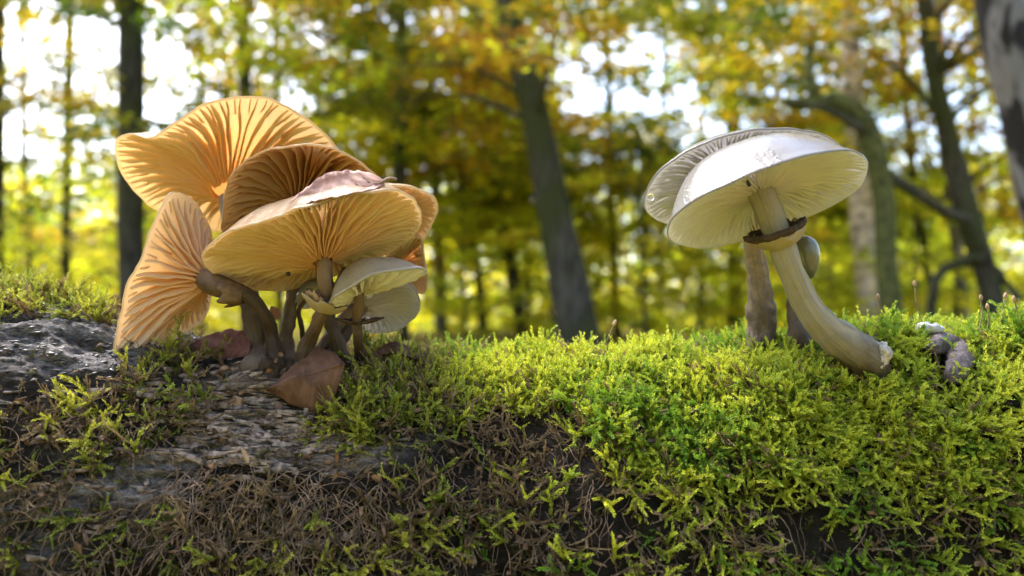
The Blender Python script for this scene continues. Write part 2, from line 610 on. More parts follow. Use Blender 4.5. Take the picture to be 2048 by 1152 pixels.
disp = lump + bark_d + (1 - bare) * fbm(P0, 210, 3, 77) * .0022 + thk * (.003 + .0085 * cush) + knob + nub * bare * (wrink * .0019)
PL = P0 + N0 * disp[..., None]
wet = np.clip(np.maximum(nub * 1.3, np.clip(fbm(P0, 30, 2, 71) * 2.4 - .35 + .9 * np.exp(-(((px0 - 130) / 220) ** 2 + ((py0 - 930) / 110) ** 2)), 0, 1)), 0, 1)
pale = np.maximum(np.exp(-(((px0 - 520) / 170) ** 2 + ((py0 - 840) / 95) ** 2) ** 2), .9 * np.exp(-(((px0 - 700) / 130) ** 2 + ((py0 - 905) / 45) ** 2) ** 2))
pale = np.maximum(pale, .75 * np.exp(-(((px0 - 300) / 60) ** 2 + ((py0 - 1010) / 110) ** 2) ** 2)) * (P0[..., 1] < .277)
nu, nv = XX.shape
lf = [grid_faces(nu, nv, True, flip=True)]
v = PL.reshape(-1, 3)
e0, e1 = PL[0].mean(0), PL[-1].mean(0)
k = len(v)
j = np.arange(nv)
j2 = (j + 1) % nv
lf.append(np.stack([np.full(nv, k), j2, j], 1)[:, ::-1])
lf.append(np.stack([np.full(nv, k + 1), (nu - 1) * nv + j, (nu - 1) * nv + j2], 1)[:, ::-1])
v = np.vstack([v, e0, e1])
log_o = thing('fallen_log', (0, .277, 0), 'fallen mossy log with patches of bare wet bark lying across the forest floor', 'log')
mesh('trunk', v, lf, MT['log_bark'], log_o, attrs={'moss': np.r_[(np.clip(den * 1.2, 0, 1) * .85).ravel(), 0, 0], 'wet': np.r_[(wet * bare).ravel(), 0, 0], 'pale': np.r_[pale.ravel(), 0, 0], 'groove': np.r_[np.clip((.45 - ridged) * 2.2, 0, 1).ravel(), 0, 0]}, origin=(0, .277, 0))
bvh = BVHTree.FromPolygons([tuple(p) for p in v], [tuple(f) for f in lf[0]])


def hit(px, py, d_miss=.272):
    d = B(px, py, 1.0) - CAM
    loc, nrm, i, dist = bvh.ray_cast(Vector(CAM), Vector(d).normalized())
    if loc is None:
        p = B(px, py, d_miss)
        loc, nrm, i, dist = bvh.ray_cast(Vector((p[0], p[1], p[2] + .1)), Vector((0, 0, -1)))
        if loc is None:
            return p, np.array([0, 0, 1.0])
    nn = np.array(nrm)
    if nn[2] < 0 and nn[1] > 0:
        nn = -nn
    return np.array(loc), nn


# ------------------------------------------------------------------ mushrooms
def cap(parent, org, rim_px, O, n, H, mats, gills=44, gd=.006, e=.002, p=2.3, wav=.0006, seed=0, T=.0008, gap0=.1, lam=2, gw=.0009, curl=.0015, r1=.985):
    rim_w = np.array([B(*r) for r in rim_px])
    O = B(*O)
    NT, NR = 168, 22
    rim = catmull(rim_w, NT, True)
    rim = rim + n * (fbm(rim, 180, 2, seed) * wav)[:, None] + ((rim - O) / np.linalg.norm(rim - O, axis=1)[:, None]) * (fbm(rim, 260, 2, seed + 5) * wav)[:, None]

    def base(r, tt):
        i0 = np.floor(tt * NT).astype(int) % NT
        f = (tt * NT) % 1
        rp = rim[i0] * (1 - f)[..., None] + rim[(i0 + 1) % NT] * f[..., None]
        return O + (rp - O) * r[..., None] + n * (e * np.sin(np.pi * np.clip(r, 0, 1)) ** 1.0)[..., None]

    def depth(r):
        return gd * np.clip(1 - r ** 3.2, 0, 1) * np.clip((r + .25) * 1.4, 0, 1)

    def top(r):
        return np.maximum(H * (1 - np.clip(r, 0, 1) ** p), depth(r) + T) + T * .3
    rr = np.linspace(0, 1, NR) ** .8
    tt = np.arange(NT) / NT
    Rg, Tg = np.meshgrid(rr, tt, indexing='ij')
    und = base(Rg, Tg) + n * depth(Rg)[..., None]
    tp = base(Rg, Tg) + n * (top(Rg) + fbm(base(Rg, Tg), 120, 2, seed + 9) * .0006 * (1 - Rg))[..., None]
    # rounded lip: an extra ring just outside
    lip = base(np.full(NT, 1.012), tt) + n * (T * .5)
    rows = np.concatenate([und, lip[None], tp[::-1]], 0)
    rv = np.concatenate([Rg, np.ones((1, NT)), Rg[::-1]], 0).ravel()
    c = mesh('cap', rows.reshape(-1, 3), grid_faces(len(rows), NT, True, flip=False), mats[0], parent, attrs={'rr': rv}, origin=org)
    if mats[0] is not mats[1]:
        c.data.materials.append(mats[1])
        nf = (len(rows) - 1) * NT
        mi = np.zeros(nf, np.int32)
        mi[:NR * NT - NT] = 1
        c.data.polygons.foreach_set('material_index', mi)
    # gills: each blade its own sub-part
    per = np.linalg.norm(np.diff(np.vstack([rim, rim[:1]]), axis=0), axis=1)
    cum = np.r_[0, np.cumsum(per)] / per.sum()
    g_r = random.Random(seed)
    total = gills * lam
    for k in range(total):
        s = (k + g_r.uniform(-.22, .22)) / total % 1
        t0 = np.interp(s, cum, np.arange(NT + 1) / NT)
        full = k % lam == 0
        r0 = gap0 if full else g_r.uniform(.42, .8)
        kk = 9 if full else 6
        r = np.linspace(r0, r1, kk)
        ph_ = g_r.uniform(0, 6)
        amp = .0045 * g_r.uniform(.3, 1.2)
        ts = (t0 + amp * np.sin(r * g_r.uniform(5, 9) + ph_) * np.sin(np.pi * np.clip((r - .1) / .9, 0, 1))) % 1
        b0 = base(r, ts)
        rad = np.gradient(b0, axis=0)
        side = np.cross(rad, n)
        side /= np.linalg.norm(side, axis=1)[:, None] + 1e-12
        dd = depth(r) * (g_r.uniform(.85, 1.1) if full else g_r.uniform(.4, .65))
        ramp_in = np.clip((r - r0) / (.10 if full else .22), .0, 1) ** .6
        if full and gap0 < .2:
            ramp_in = np.maximum(ramp_in, .7)
        edge = b0 + n * (depth(r) - dd * ramp_in)[:, None] + n * (.0004 * np.sin(r * 31 + ph_))[:, None]
        root = b0 + n * (depth(r) + T * .4)[:, None]
        wv = side * (curl * .35 * np.sin(r * 11 + ph_))[:, None] * np.clip(1 - r, 0, 1)[:, None]
        edge = edge + wv
        w1 = side * (gw * .5 * np.clip(1.25 - r, .3, 1))[:, None]
        w0 = side * (gw * .18)
        vv = np.stack([root - w1, edge - w0, edge + w0, root + w1], 1).reshape(-1, 3)
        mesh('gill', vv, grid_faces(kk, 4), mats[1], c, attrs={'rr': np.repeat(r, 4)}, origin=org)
    return c, O


def stem(parent, org, path_px, mat, ns=20, seed=0, top_pt=None, n_top=None, base_pt=None, rough=.0004, flare=1.25):
    """path_px: (px,py,d,width px) from the cap down"""
    pts, rad = [], []
    for px, py, d, wd in path_px:
        pts.append(B(px, py, d))
        rad.append(wd / 2 * K(d))
    if top_pt is not None:
        pts.insert(0, top_pt)
        rad.insert(0, rad[0])
    if base_pt is not None:
        pts.append(base_pt)
        rad.append(rad[-1] * flare)
    arr = catmull(np.c_[np.array(pts), np.array(rad)], 34)
    v, f = tube_arrays(arr[:, :3], arr[:, 3], ns, True, rough * (1 + 3.5 * np.linspace(0, 1, 34) ** 3), 330, seed)
    L = np.linspace(0, 1, 34)
    rr = np.r_[np.repeat(L, ns), 0, 1]
    ang = np.tile(np.arange(ns) / ns * 6.28, 34)
    suv = np.c_[np.cos(ang) * .02, np.sin(ang) * .02, np.repeat(L, ns) * .012]
    suv = np.vstack([suv, [[0, 0, 0], [0, 0, .012]]])
    return mesh('stem', v, f, mat, parent, attrs={'rr': rr, 'suv': suv}, origin=org)


def ring(parent, org, c_px, ax, r_in, r_out, h, mat, seed=0, name='ring', wob=.3, ragged=.0, nt=40, thick=.0006):
    c = B(*c_px)
    t = ax
    u = np.cross(t, FWD)
    u /= np.linalg.norm(u)
    vv = np.cross(t, u)
    a = np.linspace(0, 2 * np.pi, nt, endpoint=False)
    ca = np.cos(a)[:, None] * u + np.sin(a)[:, None] * vv
    nz = noise(np.c_[np.cos(a) * 2, np.sin(a) * 2, 0 * a], 1.3, seed)
    nz2 = noise(np.c_[np.cos(a) * 6, np.sin(a) * 6, 0 * a], 1.7, seed + 1)
    ro = r_out * (1 + wob * nz + ragged * nz2)
    hz = h * (1 + .5 * nz + ragged * nz2)
    prof = []
    for s in (0, .4, .8, 1.0):
        prof.append(c + ca * (r_in + (ro - r_in) * s)[:, None] + t * (hz * s ** 1.5)[:, None])
    for s in (1.0, .8, .4, 0):
        prof.append(c + ca * (r_in + (ro - r_in) * s)[:, None] + t * (hz * s ** 1.5 - thick)[:, None])
    rows = np.array(prof)
    return mesh(name, rows.reshape(-1, 3), grid_faces(len(rows), nt, True), mat, parent, attrs={'rr': np.repeat(np.linspace(.2, 1, len(rows)), nt)}, origin=org)


GL = 'honey coloured mushrooms in the left cluster'
GR = 'pale mushrooms on the right of the log'


def mush(label, base, group=GL):
    return thing('mushroom', tuple(base), label, 'mushroom', group)


am, br_, cr, wh = MT['gill_amber'], MT['gill_brown'], MT['gill_cream'], MT['gill_white']
# M1 tall amber cap at the back
b, _ = hit(517, 730)
t = mush('tallest amber mushroom at the back of the cluster with a broad folded glowing cap', b)
n = axis(-.05, .8, .6)
c, O = cap(t, b, [(231, 300, .276), (240, 277, .269), (262, 270, .263), (284, 276, .259), (302, 278, .255), (330, 262, .250), (400, 216, .246), (470, 196, .245), (540, 201, .246), (615, 241, .250),
                  (668, 292, .257), (690, 340, .268), (680, 400, .285), (620, 440, .297), (540, 462, .303), (440, 464, .304), (370, 446, .302), (310, 419, .296), (268, 382, .288), (240, 340, .281)],
           (452, 412, .276), n, .015, (MT['cap_amber'], am), 50, .0062, .006, seed=1, lam=2, gw=.0009, gap0=.16)
stem(t, b, [(470, 470, .272, 40), (497, 590, .262, 38), (508, 650, .258, 40), (516, 710, .256, 48)], MT['stem_scaly'], seed=1, top_pt=O + n * .004, base_pt=b - np.array([0, 0, .002]), rough=.0006)
# M2 brown cap
b, _ = hit(576, 722)
t = mush('brown shaded mushroom cap tucked between the tall amber cap and the wide front cap', b)
n = axis(.08, .75, .65)
c, O = cap(t, b, [(446, 465, .262), (447, 412, .250), (455, 367, .243), (480, 332, .238), (530, 303, .234), (590, 292, .233), (660, 298, .235), (715, 324, .240), (762, 368, .248),
                  (770, 410, .262), (740, 450, .276), (660, 480, .285), (570, 495, .287), (490, 490, .278)],
           (590, 425, .263), n, .013, (MT['cap_amber'], br_), 38, .008, .005, seed=2, lam=2, gw=.0011, gap0=.16)
stem(t, b, [(590, 470, .262, 28), (588, 570, .264, 25), (577, 640, .263, 26), (570, 690, .262, 32)], MT['stem_violet'], seed=2, top_pt=O + n * .004, base_pt=b - np.array([0, 0, .002]))
# M3 hanging cap at the left
b, _ = hit(560, 738)
t = mush('cream mushroom hanging sideways at the far left with its gills facing the camera', b)
n = axis(-.70, .3, .65)
c, O = cap(t, b, [(345, 387, .246), (380, 395, .252), (408, 430, .259), (425, 470, .264), (430, 530, .270), (424, 590, .270), (408, 640, .262), (370, 668, .255), (320, 695, .248), (270, 722, .242),
                  (233, 737, .238), (228, 700, .238), (240, 640, .238), (255, 575, .237), (280, 520, .237), (302, 465, .239), (325, 412, .242)],
           (424, 566, .246), n, .011, (MT['cap_amber'], cr), 30, .0062, .003, seed=3, lam=2, gw=.0012, curl=.0022, r1=.93)
stem(t, b, [(428, 568, .246, 46), (462, 580, .244, 40), (500, 594, .244, 29), (530, 630, .246, 25), (547, 680, .250, 26)], MT['stem_dark'], seed=3, top_pt=O + n * .006, base_pt=b, rough=.0003)
ring(t, b, (482, 590, .2435), axis(-.9, .1, .05), .0026, .0042, .0045, MT['ring_dusk'], 3, ragged=.04, thick=.0012)
# M4 wide front cap
b, _ = hit(598, 742)
t = mush('widest front mushroom with cream radiating gills and a dead leaf lying on its wet cap', b)
n4 = axis(-.12, .85, .5)
c, O = cap(t, b, [(405, 515, .236), (412, 498, .228), (445, 472, .220), (500, 452, .214), (570, 430, .210), (650, 405, .208), (730, 388, .209), (790, 384, .213), (825, 398, .220), (840, 430, .230),
                  (836, 462, .240), (805, 492, .250), (750, 520, .257), (690, 545, .261), (620, 570, .262), (560, 582, .260), (490, 577, .254), (435, 553, .246), (412, 535, .240)],
           (648, 538, .234), n4, .0185, (MT['cap_amber_wet'], cr), 64, .006, .003, p=2.6, seed=4, lam=2, gw=.0009)
O4 = O
cap4 = c
stem(t, b, [(650, 555, .234, 30), (655, 600, .236, 31), (636, 645, .240, 27), (615, 690, .245, 26)], MT['stem_tan'], seed=4, top_pt=O + n4 * .004, base_pt=b, rough=.0005)
ring(t, b, (648, 622, .237), axis(.25, .95, 0), .0028, .0068, .003, MT['ring_pale'], 4, ragged=.2, wob=.3)
ring(t, b, (646, 618, .237), axis(.25, .95, 0), .0026, .0066, .0046, MT['ring_brown'], 9, ragged=.3, wob=.35)
tag(mesh('speck', *tube_arrays(np.array([B(573, 547, .2305), B(577, 548, .2303), B(581, 549, .2305)]), [.0005, .0008, .0005], 8), MT['speck']),
    'small black speck on the gills of the widest front cap', 'speck')
# M5 behind M4 on the right
b, _ = hit(690, 738)
t = mush('mushroom whose cream cap rim peeks out behind the right end of the widest front cap', b)
n = axis(.15, .85, .5)
c, O = cap(t, b, [(640, 420, .252), (700, 388, .243), (765, 374, .239), (820, 377, .241), (858, 393, .246), (873, 412, .252), (868, 442, .262), (840, 488, .274), (800, 512, .282), (730, 520, .285),
                  (660, 500, .280), (630, 455, .265)], (725, 470, .266), n, .010, (MT['cap_amber'], cr), 36, .006, .003, seed=5, gw=.001)
stem(t, b, [(700, 530, .262, 24), (665, 600, .256, 22), (662, 640, .255, 24), (675, 690, .253, 29)], MT['stem_tan'], seed=5, top_pt=O + n * .003, base_pt=b, rough=.0006)
# M6
b, _ = hit(655, 735)
t = mush('small amber mushroom cap lowest behind the right edge of the cluster', b)
n = axis(.45, .5, .6)
c, O = cap(t, b, [(780, 505, .270), (815, 484, .266), (838, 478, .267), (845, 510, .273), (853, 560, .280), (846, 588, .286), (815, 582, .290), (780, 562, .288), (765, 530, .280)],
           (785, 540, .283), n, .006, (MT['cap_amber'], cr), 24, .004, .002, seed=6)
stem(t, b, [(760, 560, .280, 18), (705, 650, .270, 22), (668, 700, .264, 26)], MT['stem_tan'], seed=6, top_pt=O + n * .002, base_pt=b)
# M7 side-on grey cap in front
b, _ = hit(722, 742)
t = mush('pale grey mushroom seen side on with white ragged gills below the widest front cap', b)
n = axis(-.22, .93, .25)
c, O = cap(t, b, [(660, 612, .232), (668, 598, .226), (712, 570, .221), (750, 551, .219), (795, 544, .220), (838, 538, .224), (854, 546, .230), (830, 558, .238), (785, 573, .244), (740, 590, .248),
                  (695, 604, .246), (668, 613, .240)], (720, 584, .233), n, .0105, (MT['cap_grey'], wh), 24, .005, -.0015, p=3.0, seed=7, gw=.0009, curl=.003)
stem(t, b, [(719, 600, .233, 20), (714, 645, .236, 20), (718, 690, .241, 21)], MT['stem_dark'], seed=7, top_pt=O + n * .003, base_pt=b)
ring(t, b, (715, 646, .236), axis(0, 1, 0), .0015, .0042, .001, MT['ring_dark'], 7, ragged=.9, wob=.4)
# M8 pale low cap behind
b, _ = hit(632, 735)
t = mush('pale beige crimped mushroom cap hanging low behind the grey side on cap', b)
n = axis(.3, .6, .75)
c, O = cap(t, b, [(690, 600, .264), (720, 575, .258), (770, 560, .257), (815, 568, .261), (838, 598, .267), (832, 632, .275), (795, 660, .283), (745, 668, .287), (705, 655, .285), (685, 630, .276)],
           (708, 622, .272), n, .009, (MT['cap_white'], wh), 34, .0025, .003, seed=8, gw=.0008)
stem(t, b, [(690, 635, .270, 24), (655, 680, .266, 26), (636, 710, .264, 26)], MT['stem_tan'], seed=8, top_pt=O + n * .002, base_pt=b)
# M9 small torn white cap
b, _ = hit(606, 738)
t = mush('small torn white mushroom half hidden beside the ringed stem of the front cap', b)
n = axis(-.1, .9, .4)
c, O = cap(t, b, [(592, 605, .262), (600, 588, .256), (622, 576, .253), (645, 572, .254), (655, 588, .260), (640, 608, .268), (615, 618, .270), (598, 617, .267)],
           (618, 600, .262), n, .005, (MT['cap_white'], wh), 14, .004, .001, seed=9, lam=1)
stem(t, b, [(598, 620, .262, 9), (604, 660, .261, 9), (605, 700, .260, 10)], MT['stem_dark'], seed=9, top_pt=O + n * .001, base_pt=b)

# right group
b, bn = hit(1735, 722)
t = mush('large white mushroom with a shiny cap and dark ring on its curved stem', b, GR)
n = axis(-.3, .82, .45)
c, O = cap(t, b, [(1336, 463, .236), (1345, 440, .229), (1375, 413, .222), (1416, 389, .216), (1465, 367, .211), (1514, 346, .208), (1575, 324, .207), (1636, 309, .209), (1697, 302, .215), (1728, 316, .222),
                  (1735, 335, .229), (1722, 372, .240), (1685, 401, .249), (1636, 426, .256), (1580, 449, .261), (1520, 472, .263), (1441, 493, .260), (1392, 497, .254), (1358, 489, .246), (1340, 477, .240)],
           (1527, 395, .236), n, .0165, (MT['cap_white'], wh), 70, .0036, .0035, p=2.5, seed=11, wav=.0002, gw=.0007)
stem(t, b, [(1530, 405, .236, 55), (1547, 450, .235, 54), (1563, 490, .235, 52), (1583, 545, .235, 50), (1614, 608, .236, 54), (1650, 656, .237, 63), (1688, 686, .2385, 73), (1720, 706, .240, 78), (1738, 730, .2425, 72)], MT['stem_white'], seed=11, top_pt=O + n * .004,
     base_pt=B(1744, 768, .246), rough=.0006, ns=28, flare=.8)
rax = axis(-.36, .93, -.12)
ring(t, b, (1553, 468, .2345), rax, .0044, .0094, .0022, MT['ring_dark'], 11, wob=.12, ragged=.10, nt=56, thick=.0018)
ring(t, b, (1563, 484, .2345), rax, .0042, .0084, .0042, MT['ring_pale'], 12, name='ring_skirt', wob=.06, nt=56, thick=.0015)
bv, bf = ball(B(1757, 712, .2385), .0032, .003, .0046, 30, 24, .0022, 3, 620)
mesh('stem_base', bv, bf, simple('fuzz_white', (.36, .33, .29), .9, .2, .5, 500, .002), t, origin=b)
tag(mesh('speck', *tube_arrays(np.array([B(1494, 360, .2125), B(1496, 366, .2125), B(1499, 371, .213)]), [.0002, .0005, .0006], 7), MT['speck']),
    'small black speck under the large white cap above its stem', 'speck')

b, _ = hit(1522, 668, .27)
t = mush('rear white mushroom with a scaly straight stem behind the large ringed one', b, GR)
n = axis(-.25, .8, .5)
c, O = cap(t, b, [(1290, 410, .262), (1295, 383, .257), (1318, 346, .250), (1363, 312, .245), (1430, 281, .241), (1510, 262, .240), (1590, 261, .242), (1655, 276, .247), (1690, 310, .256), (1680, 350, .268),
                  (1600, 400, .281), (1500, 440, .288), (1400, 455, .287), (1335, 448, .279), (1303, 432, .270)], (1485, 395, .266), n, .0115, (MT['cap_white'], wh), 64, .0032, .003, p=2.8, seed=12, wav=.0003, gw=.0008)
stem(t, b, [(1500, 440, .264, 38), (1508, 500, .264, 38), (1516, 560, .265, 42), (1522, 620, .266, 54), (1524, 650, .267, 58)], MT['stem_grey'], seed=12, top_pt=O + n * .003, base_pt=b - np.array([0, 0, .003]), rough=.0007, ns=26)
drop = bpy.data.meshes.new('water_drop')
m = M('water')
MT['water'] = m.done(m.n('BsdfPrincipled', {'Base Color': (1, 1, 1), 'Roughness': .02, 'Transmission Weight': 1.0, 'IOR': 1.33}))


tag(mesh('water_drop', *ball(B(1302, 394, .2515), .0011, .0011, .0013), MT['water']), 'water drop hanging on the left rim of the rear white cap', 'water drop')

b, _ = hit(1598, 690, .262)
t = mush('young closed grey mushroom standing behind the curved stem of the large white one', b, GR)
cc = B(1612, 515, .263)
bv, bf = ball(np.zeros(3), .0048, .0048, .0080, 26, 20, .0003, 5)
bv[:, :2] *= (1.0 + .18 * np.clip(bv[:, 2:] / .008, -1, 1))
ang = R(-8)
bv = bv @ np.array([[math.cos(ang), 0, math.sin(ang)], [0, 1, 0], [-math.sin(ang), 0, math.cos(ang)]]).T + cc
mesh('cap', bv, bf, MT['cap_young'], t, attrs={'rr': np.full(len(bv), .8)}, origin=b)
stem(t, b, [(1600, 550, .263, 26), (1588, 590, .262, 27), (1592, 640, .260, 34), (1598, 672, .258, 40)], MT['stem_scaly'], seed=13, base_pt=b, rough=.0005)

# soil clump between the stems
cv, cf = [], []
parts = []
for px, py, rx in ((1702, 740, 28), (1732, 748, 34), (1762, 746, 24), (545, 728, 34), (590, 740, 42), (660, 742, 44), (705, 744, 32)):
    p, nn = hit(px, py)
    parts.append(ball(p - np.array([0, 0, .003]), rx * .00018, rx * .00016, rx * .00014, 36, 26, .0022, px, 330))
mesh('soil_clump', *join(parts), simple('soil', (.035, .024, .016), .9, .2, .6, 400, .002), log_o, origin=(0, .277, 0))['kind'] = 'stuff'


# ------------------------------------------------------------------ fallen leaves and debris
def leaf(name, label, p0, p1, side, wd, mat, curl=.3, fold=.25, bend=0.2, seed=0, pw=.75, cat='leaf', group=None, stalk=.12):
    """p0 stalk end, p1 tip (world); side: vector across; wd half width"""
    nu, nv = 26, 15
    s = np.linspace(0, 1, nu)
    q = np.linspace(-1, 1, nv)
    Lv = p1 - p0
    L = np.linalg.norm(Lv)
    d = Lv / L
    side = side - (side @ d) * d
    side /= np.linalg.norm(side)
    nrm = np.cross(d, side)
    S, Q = np.meshgrid(s, q, indexing='ij')
    prof = np.sin(np.pi * S ** .85) ** pw * (1 - .15 * S) * (1 + .10 * noise(np.stack([S * 14, np.sign(Q) * 3, 0 * S + seed], -1), 1, seed + 3) + .05 * np.sign(Q)) + .01
    base = p0 + S[..., None] * Lv + nrm * (bend * L * np.sin(np.pi * S))[..., None]
    lat = Q * prof * wd * (1 + .05 * noise(np.stack([S * 9, Q * 2, 0 * S], -1), 1, seed))
    hgt = fold * np.abs(Q) * wd * prof + curl * wd * (Q ** 2) * np.sin(np.pi * S) + .08 * wd * noise(np.stack([S * 5, Q * 2.5, 0 * S + seed], -1), 1, seed) + .025 * wd * np.cos(S * 60 - np.abs(Q) * 8)
    v = base + side * lat[..., None] + nrm * hgt[..., None]
    th = .00022
    V = np.concatenate([v.reshape(-1, 3), (v - nrm * th).reshape(-1, 3)])
    f = grid_faces(nu, nv)
    k = nu * nv
    loop = np.concatenate([np.arange(nv), np.arange(1, nu) * nv + nv - 1, (nu - 1) * nv + np.arange(nv - 2, -1, -1), np.arange(nu - 2, 0, -1) * nv])
    l2 = np.roll(loop, -1)
    F = np.vstack([f, f[:, ::-1] + k, np.stack([loop, loop + k, l2 + k, l2], 1)])
    suv = np.concatenate([np.stack([S - np.abs(Q) * .25, Q, 0 * S], -1).reshape(-1, 3)] * 2)
    o = thing(name, tuple(p0), label, cat, group)
    mesh('blade', V, F, mat, o, attrs={'suv': suv}, origin=p0)
    mid = nv // 2
    ribs = [tube_arrays(v[1:-1, mid], np.linspace(wd * .045, wd * .012, nu - 2), 5, False)]
    for k_ in range(3, nu - 5, 3):
        for sg in (-1, 1):
            ii_ = np.minimum(nu - 1, k_ + np.arange(mid) // 2)
            jj_ = mid + sg * np.arange(mid)
            ribs.append(tube_arrays(v[ii_, jj_], np.linspace(wd * .022, wd * .008, mid), 4, False))
    rv_, rf_ = join(ribs)
    mesh('veins', rv_, rf_, mat, o, attrs={'suv': rv_ * 0}, origin=p0)
    if stalk:
        pts = np.array([p0 + d * L * .05 + nrm * bend * L * .1, p0 - d * L * stalk * .5 + nrm * .001, p0 - d * L * stalk])
        mesh('stalk', *tube_arrays(catmull(pts, 8), np.linspace(.0005, .0004, 8), 6), MT['root_fibre'], o, origin=p0)
    return o


GF = 'dead beech leaves around the cluster'
leaf('dead_leaf', 'plum coloured curled dead leaf lying on the log left of the stems', B(502, 700, .252), B(384, 688, .254), axis(0, .95, .3), .0074, MT['leaf_plum'], .5, .2, -.06, 1, group=GF)
leaf('dead_leaf', 'large brown dead leaf hanging in front of the stems on the log', B(690, 728, .229), B(534, 782, .232), axis(.30, .85, .36), .0118, MT['leaf_brown'], .10, .5, -.06, 2, pw=1.15, group=GF, stalk=0)
leaf('dead_leaf', 'thin arched brown dead leaf on the moss right of the stems', B(840, 722, .258), B(728, 732, .256), axis(0, .25, .95), .006, MT['leaf_brown'], -.2, -.2, -.18, 3, group=GF)
off4 = np.array(cap4.parent.location)
bv4 = BVHTree.FromPolygons([tuple(np.array(q_.co) + off4) for q_ in cap4.data.vertices], [tuple(f_.vertices) for f_ in cap4.data.polygons])


def on_cap(x, y):
    l_, n_, _i, _d = bv4.ray_cast(Vector(B(x, y, .15)), Vector(B(x, y, 1.0) - CAM).normalized())
    return np.array(l_)


lA, lB, lC = on_cap(765, 377), on_cap(560, 424), on_cap(660, 385)
leaf('dead_leaf', 'rust and pink dead leaf lying on the wet cap of the widest mushroom', lA + np.array([0, .003, .0022]), lB + np.array([0, .004, .0012]), axis(-.05, -.62, -.78), .0085, MT['leaf_rust'], .25, .12, .03, 4, group=GF)
leaf('dead_leaf', 'tiny torn orange brown leaf scrap caught between two dark stems', B(553, 640, .256), B(543, 612, .256), axis(1, .2, .2), .0022, MT['leaf_rust'], .3, .2, .1, 5, group=GF, stalk=0)

p = [hit(x, y)[0] + np.array([0, -.0045, .003]) for x, y in ((1846, 718), (1866, 704), (1890, 712), (1903, 738), (1895, 762), (1884, 776))]
arr = catmull(np.array(p), 22)
prof = np.sin(np.linspace(.25, np.pi - .25, 22)) ** .5 * .0043
sv, sf = tube_arrays(arr, prof, 26, True, .0014, 420, 8)
tag(mesh('fungus_scrap', sv, sf, simple('scrap_grey', (.085, .066, .066), .75, .3, .6, 420, .0025)), 'purplish grey kidney shaped fungus scrap sunk in moss at the right', 'fungus scrap')
fv, ff = ball(hit(1842, 692)[0] + np.array([0, -.005, .0062]), .0045, .003, .0018, 24, 16, .0016, 9, 300)
tag(mesh('fungus_flake', fv, ff, simple('flake_white', (.36, .37, .4), .5, .4, .3, 300, .001)), 'bluish white fungus flake beside the purplish grey scrap in moss', 'fungus scrap')
bp, bn = hit(473, 810)
fv, ff = ball(bp + bn * .0008, .0022, .0012, .0028, 14, 10, .0012, 12, 380)
tag(mesh('bark_flake', fv, ff, simple('flake_tan', (.3, .2, .12), .8)), 'tan flake of bark on the bare log below the cluster', 'bark flake')
leaf('bark_strip', 'thin tan strip of bark sticking off the log face', hit(500, 925)[0] + np.array([0, -.001, 0]), hit(492, 890)[0] + np.array([0, -.004, 0]), axis(1, 0, 0), .0008, MT['ring_brown'], .1, .1, .02, 6, cat='bark flake', stalk=0)

# bark plates and wet nubs: real little pieces on the bare bark
r_ = random.Random(11)
parts = []
for k in range(420):
    if k % 5:
        px, py = r_.gauss(500, 110), r_.gauss(840, 55)
    else:
        px, py = r_.uniform(-20, 800), r_.uniform(760, 1150)
    p, nn_ = hit(px, py)
    if p[2] < .1:
        continue
    dn_, *_x = moss_map(p[None])
    if dn_[0] > .55:
        continue
    tx = np.array([1, 0, r_.uniform(-.25, .25)])
    tx -= (tx @ nn_) * nn_
    tx /= np.linalg.norm(tx)
    ty = np.cross(nn_, tx)
    L, W_ = r_.uniform(.001, .0068), r_.uniform(.0003, .0011)
    tilt = r_.uniform(-.1, .5)
    a = np.linspace(0, 2 * np.pi, 9, endpoint=False)
    rr_ = np.array([r_.uniform(.35, 1.25) for _ in a])
    qx_, qy_ = np.cos(a) * rr_ * L, np.sin(a) * rr_ * W_
    edge = p + qx_[:, None] * tx + qy_[:, None] * ty + nn_ * (.0005 + tilt * (qy_ + W_))[:, None]
    low = edge - nn_ * .0007
    vv_ = np.vstack([edge, low, edge.mean(0)[None] + nn_ * .0002])
    i_ = np.arange(9)
    i2_ = (i_ + 1) % 9
    parts.append((vv_, [np.stack([i_, i_ + 9, i2_ + 9, i2_], 1), np.stack([i_, i2_, np.full(9, 18)], 1)]))
v, f = join(parts)
m = M('bark_plate')
c = m.mix(m.ramp(m.noise(420, detail=4), (.35, 0), (.65, 1)), (.018, .013, .011), (.24, .185, .15))
MT['bark_plate'] = m.done(m.principled(c, .7, .35, m.bump(m.noise(900), .6, .0005)))
mesh('bark_plates', v, f, MT['bark_plate'], log_o, origin=(0, .277, 0), smooth=False)['kind'] = 'stuff'
parts = []
for k in range(380):
    px, py = r_.uniform(-60, 470), r_.gauss(705, 48)
    if r_.random() < .5 + .9 * float(noise(np.array([[px / 38, py / 26, 0.]]), 1, 4)[0]):
        continue
    p, nn_ = hit(px, py + .08 * (px - 160))
    if moss_map(p[None])[0][0] > .3:
        continue
    e = r_.uniform(.0003, .00085) * (.6 + .8 * r_.random())
    bv_, bf_ = ball(np.zeros(3), e * r_.uniform(1, 2.6), e * r_.uniform(.7, 1.2), e * .38, 8, 6, e * .5, k, 900)
    an = r_.uniform(-.7, .7)
    bv_ = bv_ @ np.array([[math.cos(an), math.sin(an) * .8, math.sin(an) * .4], [-math.sin(an), math.cos(an), 0], [0, 0, 1]])
    parts.append((bv_ + p + nn_ * e * .1, bf_))
v, f = join(parts)
m = M('wet_nub')
c = m.mix(m.noise(500), (.025, .022, .022), (.19, .175, .175))
MT['wet_nub'] = m.done(m.principled(c, .4, .5, m.bump(m.noise(1500), .4, .0003)))
mesh('bark_nubs', v, f, MT['wet_nub'], log_o, origin=(0, .277, 0))['kind'] = 'stuff'

